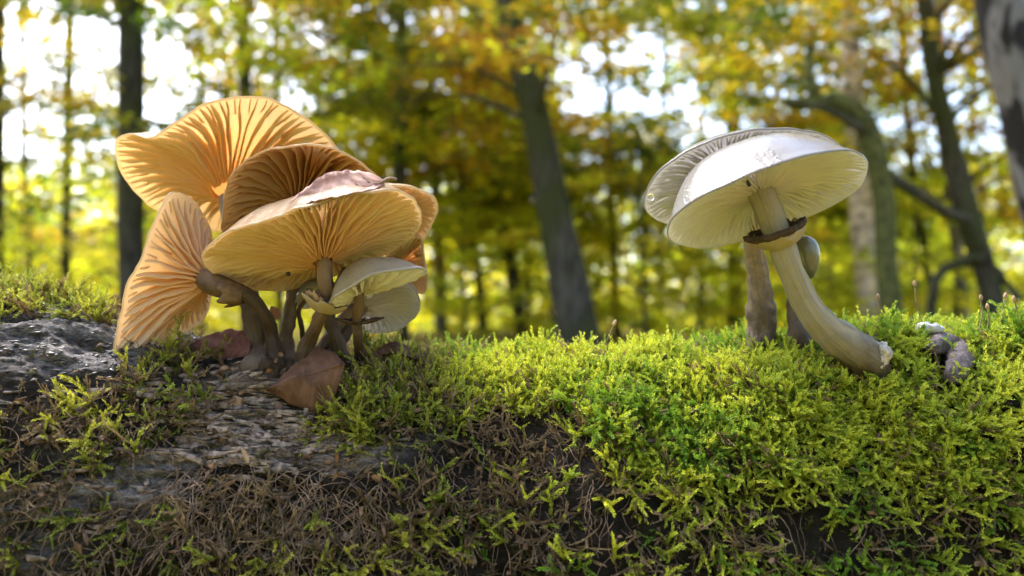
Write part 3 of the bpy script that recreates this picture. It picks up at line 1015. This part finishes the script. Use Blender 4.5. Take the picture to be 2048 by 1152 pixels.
# ------------------------------------------------------------------ moss
def shoot(seed, feather=True):
    r = np.random.default_rng(seed)
    V, F, T = [], [], []

    def strand(p, d, L, wid, curve, n):
        nonlocal V, F, T
        d = d / np.linalg.norm(d)
        pts = [p]
        for k in range(8):
            d = d + curve * .125 + r.normal(0, .07, 3)
            d /= np.linalg.norm(d)
            pts.append(pts[-1] + d * L / 8)
        pts = np.array(pts)
        t, nn, bb = frames(pts)
        for k in range(n):
            s = (k + .5) / n
            x = s * 8
            i = min(7, int(x))
            f = x - i
            c = pts[i] * (1 - f) + pts[i + 1] * f
            a = k * 2.4 + r.uniform(-.3, .3)
            rad = math.cos(a) * nn[i] + math.sin(a) * bb[i]
            sd = np.cross(t[i], rad)
            l = wid * (1.25 - .55 * s) * r.uniform(.8, 1.2)
            tipd = t[i] * .95 + rad * .52
            b0 = c + rad * wid * .10
            V += [b0 - sd * l * .27 + tipd * l * .28, b0, b0 + sd * l * .27 + tipd * l * .28, b0 + tipd * l - rad * l * .1]
            q = len(V)
            F.append((q - 4, q - 3, q - 2, q - 1))
            tv = .25 + .75 * s
            T.extend([tv * .9, tv * .6, tv * .9, min(1, tv + .2)])
        return pts
    main = strand(np.zeros(3), np.array([r.uniform(-.2, .2), r.uniform(-.2, .2), 1]), .0135 * r.uniform(.8, 1.2), .00145, r.normal(0, .6, 3) + np.array([0, 0, -.5]), 46)
    for k in range(r.integers(3, 6)):
        i = r.integers(1, 7)
        dd = r.normal(0, 1, 3)
        dd[2] = abs(dd[2]) * .6 + .5
        strand(main[i], dd, .0058 * r.uniform(.6, 1.3), .0012, r.normal(0, .5, 3), 20)
    return np.array(V), np.array(F), np.array(T)


lib = bpy.data.collections.new('moss_shoot_library')
for s in range(9):
    V, F, T = shoot(100 + s)
    me = mesh('moss_shoot', V, F, MT['moss_leaf'], attrs={'tip': T}, smooth=False)
    COL.objects.unlink(me)
    lib.objects.link(me)

ng = bpy.data.node_groups.new('scatter_moss', 'GeometryNodeTree')
ng.interface.new_socket('Geometry', in_out='INPUT', socket_type='NodeSocketGeometry')
ng.interface.new_socket('Geometry', in_out='OUTPUT', socket_type='NodeSocketGeometry')
gi, go = ng.nodes.new('NodeGroupInput'), ng.nodes.new('NodeGroupOutput')
ci = ng.nodes.new('GeometryNodeCollectionInfo')
ci.inputs['Collection'].default_value = lib
ci.inputs['Separate Children'].default_value = True
ci.inputs['Reset Children'].default_value = True
ip = ng.nodes.new('GeometryNodeInstanceOnPoints')
ip.inputs['Pick Instance'].default_value = True
for nm, sock in (('rot', 'Rotation'), ('siz', 'Scale')):
    na = ng.nodes.new('GeometryNodeInputNamedAttribute')
    na.data_type = 'FLOAT_VECTOR'
    na.inputs['Name'].default_value = nm
    ng.links.new(na.outputs['Attribute'], ip.inputs[sock])
ng.links.new(gi.outputs[0], ip.inputs['Points'])
ng.links.new(ci.outputs[0], ip.inputs['Instance'])
ng.links.new(ip.outputs[0], go.inputs[0])


def scatter(name, label, pts, rot, siz, tint, parent=None):
    me = bpy.data.meshes.new(name)
    me.vertices.add(len(pts))
    me.vertices.foreach_set('co', np.asarray(pts, np.float32).ravel())
    me.attributes.new('rot', 'FLOAT_VECTOR', 'POINT').data.foreach_set('vector', np.asarray(rot, np.float32).ravel())
    me.attributes.new('siz', 'FLOAT_VECTOR', 'POINT').data.foreach_set('vector', np.asarray(siz, np.float32).ravel())
    me.attributes.new('tint', 'FLOAT_COLOR', 'POINT').data.foreach_set('color', np.c_[tint, np.ones(len(tint))].astype(np.float32).ravel())
    o = bpy.data.objects.new(name, me)
    COL.objects.link(o)
    md = o.modifiers.new('scatter', 'NODES')
    md.node_group = ng
    tag(o, label, None, None, 'stuff')
    return o


# area-weighted samples on the log
q = PL
fa = np.linalg.norm(np.cross(q[1:, :-1] - q[:-1, :-1], q[:-1, 1:] - q[:-1, :-1]), axis=-1)
cen_ = q[:-1, :-1]
qx, qy, _d = proj(cen_)
wgt = np.where((np.abs(qx - 1024) < 1250) & (cen_[..., 1] < .292) & (qy < 1210), 1.0, .10)
fa = fa * wgt
prob = (fa / fa.sum()).ravel()
NS = 84000
idx = rng.choice(prob.size, NS, p=prob)
ii, jj = np.unravel_index(idx, fa.shape)
fu, fv_ = rng.random(NS)[:, None], rng.random(NS)[:, None]
pts = q[ii, jj] * (1 - fu) * (1 - fv_) + q[ii + 1, jj] * fu * (1 - fv_) + q[ii, jj + 1] * (1 - fu) * fv_ + q[ii + 1, jj + 1] * fu * fv_
nn = N0[ii, jj]
dn, bn_, tk, wpx, wpy = moss_map(pts)
clump = fbm(pts, 90, 2, 81)
dn = dn * np.where((wpy > 860) & (wpx > 1150), np.clip(1 - (wpy - 860) / 260, .62, 1), 1)
ppx, ppy, _ = proj(pts)
keep = (rng.random(NS) < dn * np.clip(.55 + 1.5 * clump + .6 * (dn - .5), .02, 1)) & (pts[:, 2] > .05)
# bare trodden spots around stem bases and the scraps
for (cx, cy, rx, ry) in ((1736, 752, 62, 34), (445, 700, 66, 34), (1878, 748, 62, 70), (600, 750, 150, 44), (610, 800, 60, 40), (1000, 850, 60, 30), (930, 930, 40, 60)):
    keep &= ~((((ppx - cx) / rx) ** 2 + ((ppy - cy) / ry) ** 2 < 1) & (rng.random(NS) < .85))
pts, nn, bn_, ppx, ppy, clump = pts[keep], nn[keep], bn_[keep], ppx[keep], ppy[keep], clump[keep]
n_m = len(pts)
rt = rng.normal(0, 1, (n_m, 3))
rt -= (rt * nn).sum(1)[:, None] * nn
rt /= np.linalg.norm(rt, axis=1)[:, None]
slope = np.clip(1 - nn[:, 2], 0, 1)
dirs = nn * .55 + rt * .75 + np.array([0, -.25, -1.0]) * (slope * .95)[:, None] + np.array([0, 0, .25]) * (1 - slope)[:, None]
dirs /= np.linalg.norm(dirs, axis=1)[:, None]
rot = np.array([(lambda e: (e.x, e.y, e.z))((Vector(d).to_track_quat('Z', 'Y')).to_euler()) for d in dirs])
spin = rng.random(n_m) * 6.28
# spin about own axis
from mathutils import Quaternion
rot = np.array([(lambda e: (e.x, e.y, e.z))((Vector(d).to_track_quat('Z', 'Y') @ Quaternion((0, 0, 1), a)).to_euler()) for d, a in zip(dirs, spin)])

bright = np.array([.42, .48, .05])
deep = np.array([.12, .24, .025])
olive = np.array([.22, .22, .05])
brown = np.array([.115, .082, .052])
tan_ = np.array([.25, .20, .13])
mixv = np.clip(.5 + 1.3 * fbm(pts, 40, 2, 91) + rng.normal(0, .25, n_m), 0, 1)[:, None]
g = bright * mixv + deep * (1 - mixv)
lo = np.clip((ppx < 900) * .55 + 0, 0, 1)[:, None]
g = g * (1 - lo) + olive * lo
siz = np.repeat((rng.uniform(.48, .98, n_m) * (1 - .2 * slope))[:, None], 3, 1)
isb = rng.random(n_m) < np.clip(bn_ + .35 * clump, 0, .97)
siz[~isb] *= np.array([1.2, 1.2, 1.05])
siz[isb] *= np.array([.55, .55, 1.15])
bm = rng.random(n_m)[:, None]
tint = np.where(isb[:, None], brown * (1 - bm) + tan_ * bm, g)
# short dark undergrowth between the tall shoots
NU = 30000
idx = rng.choice(prob.size, NU, p=prob)
ii, jj = np.unravel_index(idx, fa.shape)
up = q[ii, jj] + rng.normal(0, .0004, (NU, 3))
un = N0[ii, jj]
ud, ub, _t, ux, uy = moss_map(up)
kp = (rng.random(NU) < np.where(ud > .3, .8, np.where(uy > 860, .30, .10)) * np.clip(.6 + 1.4 * fbm(up, 70, 2, 85), 0, 1)) & (up[:, 2] > .05)
up, un = up[kp], un[kp]
ud_ = un * .7 + rng.normal(0, .6, up.shape) + np.array([0, -.1, -.35])
ud_ /= np.linalg.norm(ud_, axis=1)[:, None]
urot = np.array([(lambda e: (e.x, e.y, e.z))((Vector(d).to_track_quat('Z', 'Y') @ Quaternion((0, 0, 1), a)).to_euler()) for d, a in zip(ud_, rng.random(len(up)) * 6.28)])
usz = np.repeat(rng.uniform(.22, .5, len(up))[:, None], 3, 1)
uk = rng.random((len(up), 1))
utint = np.where(uk < .45, np.array([.075, .055, .034]), np.where(uk < .8, np.array([.09, .10, .025]), np.array([.15, .12, .08]))) * rng.uniform(.6, 1.3, (len(up), 1))
pts, nn = np.vstack([pts, up]), np.vstack([nn, un])
rot, siz, tint = np.vstack([rot, urot]), np.vstack([siz, usz]), np.vstack([tint, utint])
scatter('moss', 'yellow green feathery moss with brown dead shoots covering the log', pts - nn * .0008, rot, siz, tint)
print('moss shoots', n_m)

# root fibres hanging on the log face
parts = []
r_ = random.Random(5)


def fibre(px, py, L, ang, rad):
    p, nn_ = hit(px, py)
    P = [p]
    d = np.array([math.sin(ang), -.35, -math.cos(ang)])
    for k in range(7):
        d = d + np.array([r_.uniform(-.55, .55), r_.uniform(-.35, .3), r_.uniform(-.35, .2)])
        d /= np.linalg.norm(d)
        nx = P[-1] + d * L / 7
        loc, nr_, i_, ds = bvh.find_nearest(Vector(nx))
        if loc is not None:
            off = np.array(nx) - np.array(loc)
            outw = np.array([0, -.8, .45])
            if off @ outw < .0006 or ds > .004:
                nx = np.array(loc) + outw * r_.uniform(.0006, .0035)
        P.append(nx)
    parts.append(tube_arrays(catmull(np.array(P), 12), np.linspace(rad, rad * .4, 12), 4, False))


for k in range(260):
    fibre(r_.uniform(340, 790), r_.triangular(915, 1120, 950), r_.uniform(.008, .03), r_.uniform(-1.4, 1.4), r_.uniform(.00007, .0002))
for k in range(130):
    fibre(r_.uniform(-20, 420), r_.uniform(770, 1150), r_.uniform(.006, .02), r_.uniform(-1.4, 1.4), r_.uniform(.00006, .00022))
for k in range(110):
    fibre(r_.uniform(780, 1300), r_.uniform(850, 1150), r_.uniform(.008, .024), r_.uniform(-.6, .6), r_.uniform(.00005, .00016))
for k in range(40):
    fibre(r_.uniform(1300, 2040), r_.uniform(960, 1150), r_.uniform(.008, .03), r_.uniform(-.6, .6), r_.uniform(.00005, .00014))
v, f = join(parts)
tag(mesh('root_fibres', v, f, MT['root_fibre']), 'tangle of thin brown root fibres hanging on the front of the log', None, None, 'stuff')

# crumbs of leaf and bark caught in the moss
parts = []
for k in range(260):
    px, py = (r_.uniform(-20, 2050), r_.uniform(700, 1150)) if k % 3 else (r_.gauss(520, 190), r_.gauss(820, 110))
    p, nn_ = hit(px, py)
    if p[2] < .1:
        continue
    ax1 = np.array([r_.gauss(0, 1) for _ in range(3)])
    ax1 /= np.linalg.norm(ax1)
    ax2 = np.cross(ax1, nn_ + np.array([r_.gauss(0, .4) for _ in range(3)]))
    ax2 /= np.linalg.norm(ax2) + 1e-9
    L, W_ = r_.uniform(.0007, .0024), r_.uniform(.0003, .0012)
    a = np.linspace(0, 2 * np.pi, 8, endpoint=False)
    rr_ = np.array([r_.uniform(.5, 1.2) for _ in a])
    edge = p + nn_ * r_.uniform(.001, .006) + (np.cos(a) * rr_ * L)[:, None] * ax1 + (np.sin(a) * rr_ * W_)[:, None] * ax2
    low = edge - np.cross(ax1, ax2) * .0002
    i_ = np.arange(8)
    i2_ = (i_ + 1) % 8
    parts.append((np.vstack([edge, low, edge.mean(0)[None] + nn_ * .0003]), [np.stack([i_, i_ + 8, i2_ + 8, i2_], 1), np.stack([i_, i2_, np.full(8, 16)], 1)]))
v, f = join(parts)
m = M('litter')
c = m.mix(m.ramp(m.noise(260, detail=2), (.4, 0), (.6, 1)), (.04, .026, .018), (.17, .10, .06))
tag(mesh('litter', v, f, m.done(m.principled(c, .75, .25)), smooth=False), 'brown crumbs of leaf and bark caught in the moss', None, None, 'stuff')

# moss stalks with capsules standing above the carpet
SP = [(1757, 598, 1750, 645, 'beside the white base of the curved stem'), (1830, 572, 1853, 640, 'tilted left above the pale fungus flake'), (1962, 600, 1952, 650, 'pale one near the right edge of the log'),
      (2010, 596, 2014, 640, 'left of the pair at the far right edge'), (2029, 602, 2031, 645, 'rightmost at the edge of the photo'), (1228, 650, 1216, 690, 'alone on the crest in the middle of the log'), (1975, 618, 1966, 652, 'short one among the right edge stalks')]
for k, (x0, y0, x1, y1, wh_) in enumerate(SP):
    p1 = B(x1, y1 + 22, .262)
    p0 = B(x0, y0, .262)
    mid = (p0 + p1) / 2 + np.array([.0012 * (-1) ** k, 0, 0])
    o = thing('moss_stalk', tuple(p1), 'thin moss stalk ' + wh_, 'moss stalk', 'moss stalks on the crest of the log')
    mesh('stalk', *tube_arrays(catmull(np.array([p1, mid, p0]), 10), .00022, 5), MT['root_fibre'], o, origin=p1)
    d = (p0 - mid) / np.linalg.norm(p0 - mid)
    mesh('capsule', *tube_arrays(np.array([p0 - d * .0004, p0 + d * .0004, p0 + d * .0012, p0 + d * .002]), [.0002, .0006, .0006, .0002], 7), MT['ring_brown'], o, origin=p1)

# ------------------------------------------------------------------ forest
PAL = {
    'gold': np.array([(.34, .25, .025), (.38, .31, .035), (.28, .18, .02)]),
    'rust': np.array([(.22, .10, .02), (.18, .085, .02), (.24, .15, .02)]),
    'olive': np.array([(.12, .13, .018), (.15, .14, .02), (.09, .11, .018)]),
    'green': np.array([(.06, .11, .016), (.08, .14, .02), (.05, .085, .018)]),
    'lime': np.array([(.34, .36, .03), (.42, .38, .035), (.28, .33, .03)]),
}
# openings in the canopy where sky shows (photo pixels: x, y, rx, ry, strength)
GAPS = [(300, 60, 60, 110, .9), (80, 60, 110, 100, .75), (180, 110, 80, 90, .7), (420, 90, 70, 70, .8), (330, 190, 90, 70, .85), (520, 40, 60, 60, .7), (590, 190, 50, 50, .8), (60, 300, 80, 90, .5), (190, 350, 90, 90, .7),
        (680, 100, 40, 40, .7), (860, 40, 90, 40, .85), (870, 160, 50, 30, .6), (1170, 70, 110, 70, .95), (1150, 170, 80, 60, 1.0), (1290, 140, 90, 110, .85), (1380, 230, 90, 60, .7), (1250, 390, 70, 50, .8), (1330, 450, 40, 30, .8),
        (1590, 20, 50, 30, .6), (1520, 150, 40, 40, .6), (1860, 80, 60, 40, .8), (1920, 160, 60, 40, .85), (1800, 310, 60, 60, .8), (1990, 270, 60, 50, .85), (2000, 490, 40, 40, .7), (1850, 330, 60, 40, .6), (100, 590, 70, 60, .5), (840, 590, 40, 40, .3)]


def gap_at(px, py):
    g = np.zeros(px.shape)
    for x, y, rx, ry, s in GAPS:
        g = np.maximum(g, s * np.clip(1.5 - ((px - x) / rx) ** 2 - ((py - y) / ry) ** 2, 0, 1))
    return g


def leaves(sprays, out, Ls, nl, lsize, cols, droop=.25):
    """sprays: centres (n,3), out: outward horizontal directions (n,3)"""
    n = len(sprays)
    c = np.repeat(sprays, nl, 0)
    o = np.repeat(out, nl, 0)
    L = np.repeat(Ls, nl)
    sidev = np.cross(o, np.array([0, 0, 1.0]))
    sidev /= np.linalg.norm(sidev, axis=1)[:, None] + 1e-9
    u = rng.random(n * nl)
    vv = rng.uniform(-1, 1, n * nl) * (.15 + .85 * np.sin(np.pi * np.clip(u, .05, .98))) * .45
    p = c + o * (u * L)[:, None] + sidev * (vv * L)[:, None]
    p[:, 2] += -droop * L * u ** 2 + rng.normal(0, .05, n * nl) * L
    t = o + sidev * (np.sign(vv) * .9)[:, None] + rng.normal(0, .35, (n * nl, 3))
    t[:, 2] -= .35
    t /= np.linalg.norm(t, axis=1)[:, None]
    nr = np.array([0, 0, 1.0]) + rng.normal(0, .55, (n * nl, 3))
    s = np.cross(t, nr)
    s /= np.linalg.norm(s, axis=1)[:, None] + 1e-9
    l = lsize * rng.uniform(.7, 1.25, n * nl)
    V = np.stack([p, p + t * (l * .45)[:, None] + s * (l * .3)[:, None], p + t * l[:, None], p + t * (l * .45)[:, None] - s * (l * .3)[:, None]], 1).reshape(-1, 3)
    F = np.arange(len(V)).reshape(-1, 4)
    C = np.repeat(cols, nl, 0) * rng.uniform(.7, 1.3, (n * nl, 1))
    return V, F, np.repeat(C, 4, 0)


def crown_arrays(bx, by, z0, z1, rad, ns, nl, lsize, pal, gapw=1.0, L=.8):
    a = rng.random(ns) * 6.283
    h = rng.random(ns)
    z = z0 + (z1 - z0) * h
    rr = rad * np.sqrt(rng.random(ns)) * (1.05 - .55 * np.abs(h - .35))
    out = np.stack([np.cos(a), np.sin(a), rng.normal(0, .12, ns)], 1)
    c = np.stack([bx + np.cos(a) * rr, by + np.sin(a) * rr, z], 1)
    px, py, d = proj(c + out * L * .5)
    g = gap_at(px, py)
    keep = (rng.random(ns) > g * gapw * .78) & ((d > 2.0) | (c[:, 1] < -2))
    c, out = c[keep], out[keep]
    names = list(pal)
    nz = fbm(c, .7, 2, 13) + rng.normal(0, .22, len(c))
    ws = np.cumsum([pal[k] for k in names])
    ws = ws / ws[-1]
    u = np.clip(.5 + nz * .9, 0, .999)
    ki = np.searchsorted(ws, u)
    low = rng.random(len(c)) < np.clip((2.6 - c[:, 2]) / 2.2, 0, .75)  # low leaves coloured lime to stand in for light the crowns block
    lime_ = PAL['lime']
    cols = np.array([PAL[names[k]][rng.integers(0, 3)] for k in ki]) if len(c) else np.zeros((0, 3))
    if len(c):
        cols[low] = lime_[rng.integers(0, 3, low.sum())]
    return leaves(c, out, L * rng.uniform(.6, 1.3, len(c)), nl, lsize, cols) + (c,)


NLEAF = 0


def tree(name, label, pts_px, d, mat, cat='tree', crown=None, branches=(), group='trees in the forest behind the log', ztop=7.0, ns=14):
    """pts_px: (px,py,width px) from bottom to top at distance d"""
    global NLEAF
    P = np.array([B(x, y, d) for x, y, wd in pts_px])
    rad = [wd / 2 * K(d) for x, y, wd in pts_px]
    # down to the ground
    dv = P[0] - P[1]
    dv = dv / abs(dv[2]) if abs(dv[2]) > 1e-6 else np.array([0, 0, -1.0])
    g0 = P[0] + dv * max(0.0, (P[0][2] + .12))
    P = np.vstack([g0, P])
    rad = [rad[0] * 1.25] + rad
    uv = P[-1] - P[-2]
    uv = uv / uv[2]
    if P[-1][2] < ztop:
        P = np.vstack([P, P[-1] + np.array([uv[0] * .6, uv[1], 1]) * (ztop - P[-1][2])])
        rad.append(rad[-1] * .45)
    arr = catmull(np.c_[P, rad], 40)
    o = thing(name, (g0[0], g0[1], 0), label, cat, group)
    org = np.array([g0[0], g0[1], 0])
    mesh('trunk', *tube_arrays(arr[:, :3], arr[:, 3], ns, True, rad[1] * .12, 3.5, int(d * 10)), mat, o, origin=org)
    for bp, bm in branches:
        bpts = catmull(np.array([list(B(x, y, d + dd)) + [wd / 2 * K(d)] for x, y, dd, wd in bp]), 16)
        mesh('branch', *tube_arrays(bpts[:, :3], bpts[:, 3], 10, True, float(bpts[0, 3]) * .5, 14, 3), bm, o, origin=org)
    if crown:
        V, F, C, cen = crown_arrays(arr[len(arr) // 2, 0], arr[len(arr) // 2, 1], **crown)
        if len(V):
            mesh('crown', V, F, MT['forest_leaf'], o, smooth=False, attrs={'tint': C}, origin=org)
            NLEAF += len(F)
        # a few limbs reaching into the sprays
        lp = []
        for c in cen[:: max(1, len(cen) // 14)]:
            zt = max(.5, c[2] - .35)
            k = int(np.argmin(np.abs(arr[:, 2] - zt)))
            a0 = arr[k, :3]
            md = (a0 + c) / 2 + np.array([0, 0, .15])
            lp.append(tube_arrays(catmull(np.array([a0, md, c]), 8), np.linspace(min(.03, arr[k, 3] * .5), .006, 8), 5, False))
        if lp:
            v, f = join(lp)
            mesh('limbs', v, f, mat, o, origin=org)['kind'] = 'stuff'
    return o


dk, gy, pl = MT['bark_dark'], MT['bark_grey'], MT['bark_pale']
OL = {'rust': .05, 'gold': .22, 'olive': .40, 'lime': .13, 'green': .20}
OG = {'gold': .25, 'olive': .4, 'lime': .15, 'green': .2}
YL = {'gold': .16, 'lime': .64, 'green': .2}
tree('beech_tree', 'dark straight beech trunk behind the left end of the cluster', [(262, 640, 50), (262, 300, 50), (262, 0, 48)], 7.0, dk, crown=dict(z0=1.9, z1=5.5, rad=2.2, ns=int(150 * 1.22), nl=70, lsize=.085, pal=OL))
tree('beech_tree', 'trunk cut off by the left edge of the photo', [(-10, 640, 30), (-8, 300, 30), (-6, 0, 28)], 8.0, dk, crown=dict(z0=1.2, z1=5.0, rad=2.0, ns=int(130 * 1.22), nl=70, lsize=.085, pal=OG))
tree('young_tree', 'slender trunk midway between the left edge and the dark straight beech', [(130, 640, 17), (135, 300, 17), (140, 0, 16)], 10.0, gy, crown=dict(z0=.6, z1=5.0, rad=2.2, ns=int(170 * 1.22), nl=70, lsize=.1, pal=OG))
tree('beech_tree', 'dark trunk rising above the top of the tallest amber cap', [(495, 640, 26), (492, 300, 26), (486, 0, 25)], 9.0, dk, crown=dict(z0=2.2, z1=6.0, rad=2.4, ns=int(190 * 1.22), nl=70, lsize=.09, pal=OL))
tree('young_tree', 'thin trunk seen at the top right of the tallest amber cap', [(560, 640, 14), (556, 300, 14), (550, 0, 13)], 11.0, gy, crown=dict(z0=2.5, z1=6.5, rad=2.2, ns=int(150 * 1.22), nl=70, lsize=.1, pal=OL))
tree('beech_tree', 'grey trunk above the right end of the wide front cap', [(806, 660, 26), (800, 350, 24), (804, 0, 22)], 8.5, gy, crown=dict(z0=1.8, z1=5.6, rad=2.3, ns=int(230 * 1.22), nl=75, lsize=.09, pal={'rust': .16, 'gold': .34, 'olive': .35, 'green': .15}))
tree('young_tree', 'pale slim trunk just right of the cluster', [(884, 700, 28), (876, 480, 24), (866, 250, 20)], 12.0, pl, crown=dict(z0=1.9, z1=6.5, rad=1.9, ns=int(200 * 1.22), nl=75, lsize=.11, pal=YL))
tree('young_tree', 'thin brown trunk between the cluster and the thick leaning beech', [(968, 690, 18), (955, 540, 18), (925, 380, 16)], 12.5, dk, crown=dict(z0=1.7, z1=5.6, rad=1.9, ns=int(200 * 1.22), nl=75, lsize=.11, pal=YL))
tree('young_tree', 'dark leaning trunk directly left of the thick leaning beech', [(1050, 690, 30), (1020, 520, 26), (985, 330, 22)], 10.5, gy, crown=dict(z0=1.6, z1=5.4, rad=1.9, ns=int(190 * 1.22), nl=75, lsize=.1, pal={'gold': .3, 'lime': .3, 'olive': .3, 'green': .1}))
tree('beech_tree', 'thick leaning grey beech in the middle of the background', [(1160, 690, 92), (1140, 580, 82), (1105, 400, 66), (1070, 230, 58), (1035, 90, 52), (1012, -20, 48)], 6.2, gy, crown=dict(z0=1.9, z1=5.0, rad=1.8, ns=int(165 * 1.22), nl=70, lsize=.08, pal=OL))
tree('young_tree', 'thin upright trunk right of the thick leaning beech', [(1236, 690, 18), (1222, 400, 14), (1213, 0, 12)], 11.0, dk, crown=dict(z0=1.4, z1=5.5, rad=1.9, ns=int(170 * 1.22), nl=75, lsize=.1, pal=OG))
tree('beech_tree', 'dark trunk hidden behind the white caps', [(1470, 680, 30), (1466, 300, 28), (1460, 0, 26)], 11.5, dk, crown=dict(z0=1.5, z1=6.2, rad=2.4, ns=int(270 * 1.22), nl=75, lsize=.11, pal={'gold': .3, 'olive': .4, 'green': .3}))
tree('birch_tree', 'pale pinkish birch trunk right of the large white mushroom', [(1748, 660, 52), (1735, 520, 50), (1722, 380, 50), (1708, 200, 40)], 7.5, MT['bark_pink'], crown=dict(z0=2.6, z1=5.6, rad=2.0, ns=int(140 * 1.22), nl=70, lsize=.09, pal={'rust': .3, 'gold': .4, 'olive': .3}), ztop=5.5)
tree('broken_tree', 'mossy green trunk with a crooked mossy bough above the white caps', [(1786, 660, 44), (1772, 520, 42), (1768, 400, 42), (1748, 300, 44), (1722, 225, 42)], 5.0, MT['bark_moss'],
     branches=[([(1735, 250, 0, 40), (1690, 205, 0, 34), (1640, 205, 0, 26), (1590, 208, 0, 18), (1548, 198, 0, 8)], MT['bark_moss']), ([(1630, 205, 0, 22), (1622, 160, 0, 24), (1618, 110, .1, 16), (1625, 60, .1, 8)], MT['bark_moss']),
               ([(1725, 262, -.05, 16), (1680, 232, -.05, 18), (1640, 215, -.05, 12), (1570, 205, -.05, 5)], dk), ([(1775, 350, 0, 20), (1830, 385, 0, 22), (1890, 425, .1, 22), (1935, 440, .2, 20)], dk)], ztop=1.0)
tree('young_tree', 'thin dark trunk beside the mossy green trunk', [(1870, 660, 16), (1850, 500, 16), (1822, 330, 14), (1800, 0, 13)], 9.0, dk, crown=dict(z0=1.6, z1=5.2, rad=2.0, ns=int(170 * 1.22), nl=70, lsize=.09, pal=OL))
tree('forked_tree', 'dark forked trunk leaning at the right side of the background', [(1998, 660, 46), (1970, 540, 42), (1938, 440, 44), (1910, 330, 40), (1875, 180, 34), (1850, 0, 30)], 6.0, gy,
     branches=[([(1960, 480, 0, 30), (1940, 520, 0, 24), (1895, 535, 0, 18), (1870, 570, 0, 16), (1862, 640, 0, 16)], dk), ([(1945, 510, -.05, 20), (1995, 545, -.05, 16), (2040, 600, -.05, 12)], dk), ([(1935, 440, -.05, 24), (1960, 490, -.05, 26), (1975, 530, -.05, 22)], dk)],
     crown=dict(z0=1.9, z1=4.8, rad=1.7, ns=int(120 * 1.22), nl=70, lsize=.08, pal=OG))
tree('birch_tree', 'near birch trunk with black and white bark at the top right corner', [(2140, 640, 96), (2090, 400, 94), (2040, 180, 92), (1998, -10, 90)], 3.4, MT['bark_birch'], ztop=4)
tree('young_tree', 'slim grey trunk right of the forked tree near the right edge', [(1930, 660, 24), (1915, 500, 22), (1890, 330, 20), (1880, 100, 16)], 8.5, pl, crown=dict(z0=1.4, z1=4.6, rad=1.8, ns=int(110 * 1.22), nl=70, lsize=.09, pal=YL))
for x0, x1, wd, d, lab in ((404, 396, 12, 15, 'slim far trunk above the left half of the tallest amber cap'), (688, 694, 13, 14, 'slim far trunk above the right shoulder of the tallest amber cap'), (744, 752, 10, 17, 'very thin far trunk left of the grey trunk over the front cap'),
                            (1098, 1108, 13, 15, 'slim far trunk close behind the thick leaning beech'), (1318, 1330, 12, 16, 'slim far trunk above the left rim of the white caps'), (1406, 1398, 10, 17, 'very thin far trunk over the white caps'),
                            (1588, 1600, 14, 13, 'slim far trunk directly above the shiny white cap'), (1660, 1652, 10, 16, 'very thin far trunk left of the crooked mossy bough'), (1905, 1955, 12, 11, 'thin slanting trunk near the right birch'), (40, 46, 12, 14, 'slim far trunk close to the left edge')):
    tree('young_tree', lab, [(x0, 660, wd), ((x0 + x1) / 2 + 4, 330, wd * .9), (x1, 0, wd * .8)], d, dk, ns=8, ztop=7.5)
# saplings that fill the understorey
SAP = [(60, 9, 'low leafy sapling near the left edge'), (330, 12, 'leafy sapling left of the hanging cap'), (650, 13, 'leafy sapling hidden behind the cluster'), (930, 9.5, 'bright yellow sapling right of the cluster'),
       (1060, 12, 'bright sapling behind the leaning trunks'), (1290, 8.5, 'bright green sapling between the beech and the white mushrooms'), (1400, 11, 'yellow sapling below the left rim of the white caps'),
       (1600, 9, 'leafy sapling behind the curved white stem'), (1660, 12, 'leafy sapling left of the pink birch'), (1830, 8, 'yellow sapling right of the mossy trunk'), (1960, 10, 'leafy sapling near the right edge')]
for x, d, lab in SAP:
    tree('beech_sapling', lab, [(x, 660, 9), (x + random.uniform(-8, 8), 450, 7), (x + random.uniform(-14, 14), 250, 4)], d, gy, cat='sapling', crown=dict(z0=.15, z1=2.6, rad=1.7, ns=95, nl=60, lsize=.085, pal=YL, gapw=.8, L=.6), group='beech saplings behind the log', ztop=2.5, ns=8)

# far wood that reads as one mass
parts_v, parts_c = [], []
for k in range(90):
    d = rng.uniform(14, 38)
    x = rng.uniform(-.85, .85) * d
    yy = d
    if k >= 56:                       # same wood, unseen at sides and behind camera, raised to shade the log front
        an = rng.uniform(R(65), R(295))
        d = rng.uniform(9, 17)
        x, yy = math.sin(an) * d, math.cos(an) * d
    V, F, C, cen = crown_arrays(x, yy, .1, rng.uniform(3, .26 * d) if k < 56 else rng.uniform(5, 7.5), 3.0, 75, 40, .2, YL if k % 4 else OG, gapw=1.0, L=1.3)
    parts_v.append(V)
    parts_c.append(C)
V = np.vstack(parts_v)
tag(mesh('distant_wood', V, np.arange(len(V)).reshape(-1, 4), MT['forest_leaf'], smooth=False, attrs={'tint': np.vstack(parts_c)}), 'far off yellow green autumn wood behind the trees', None, None, 'stuff')
print('leaves', NLEAF, len(V) // 4)
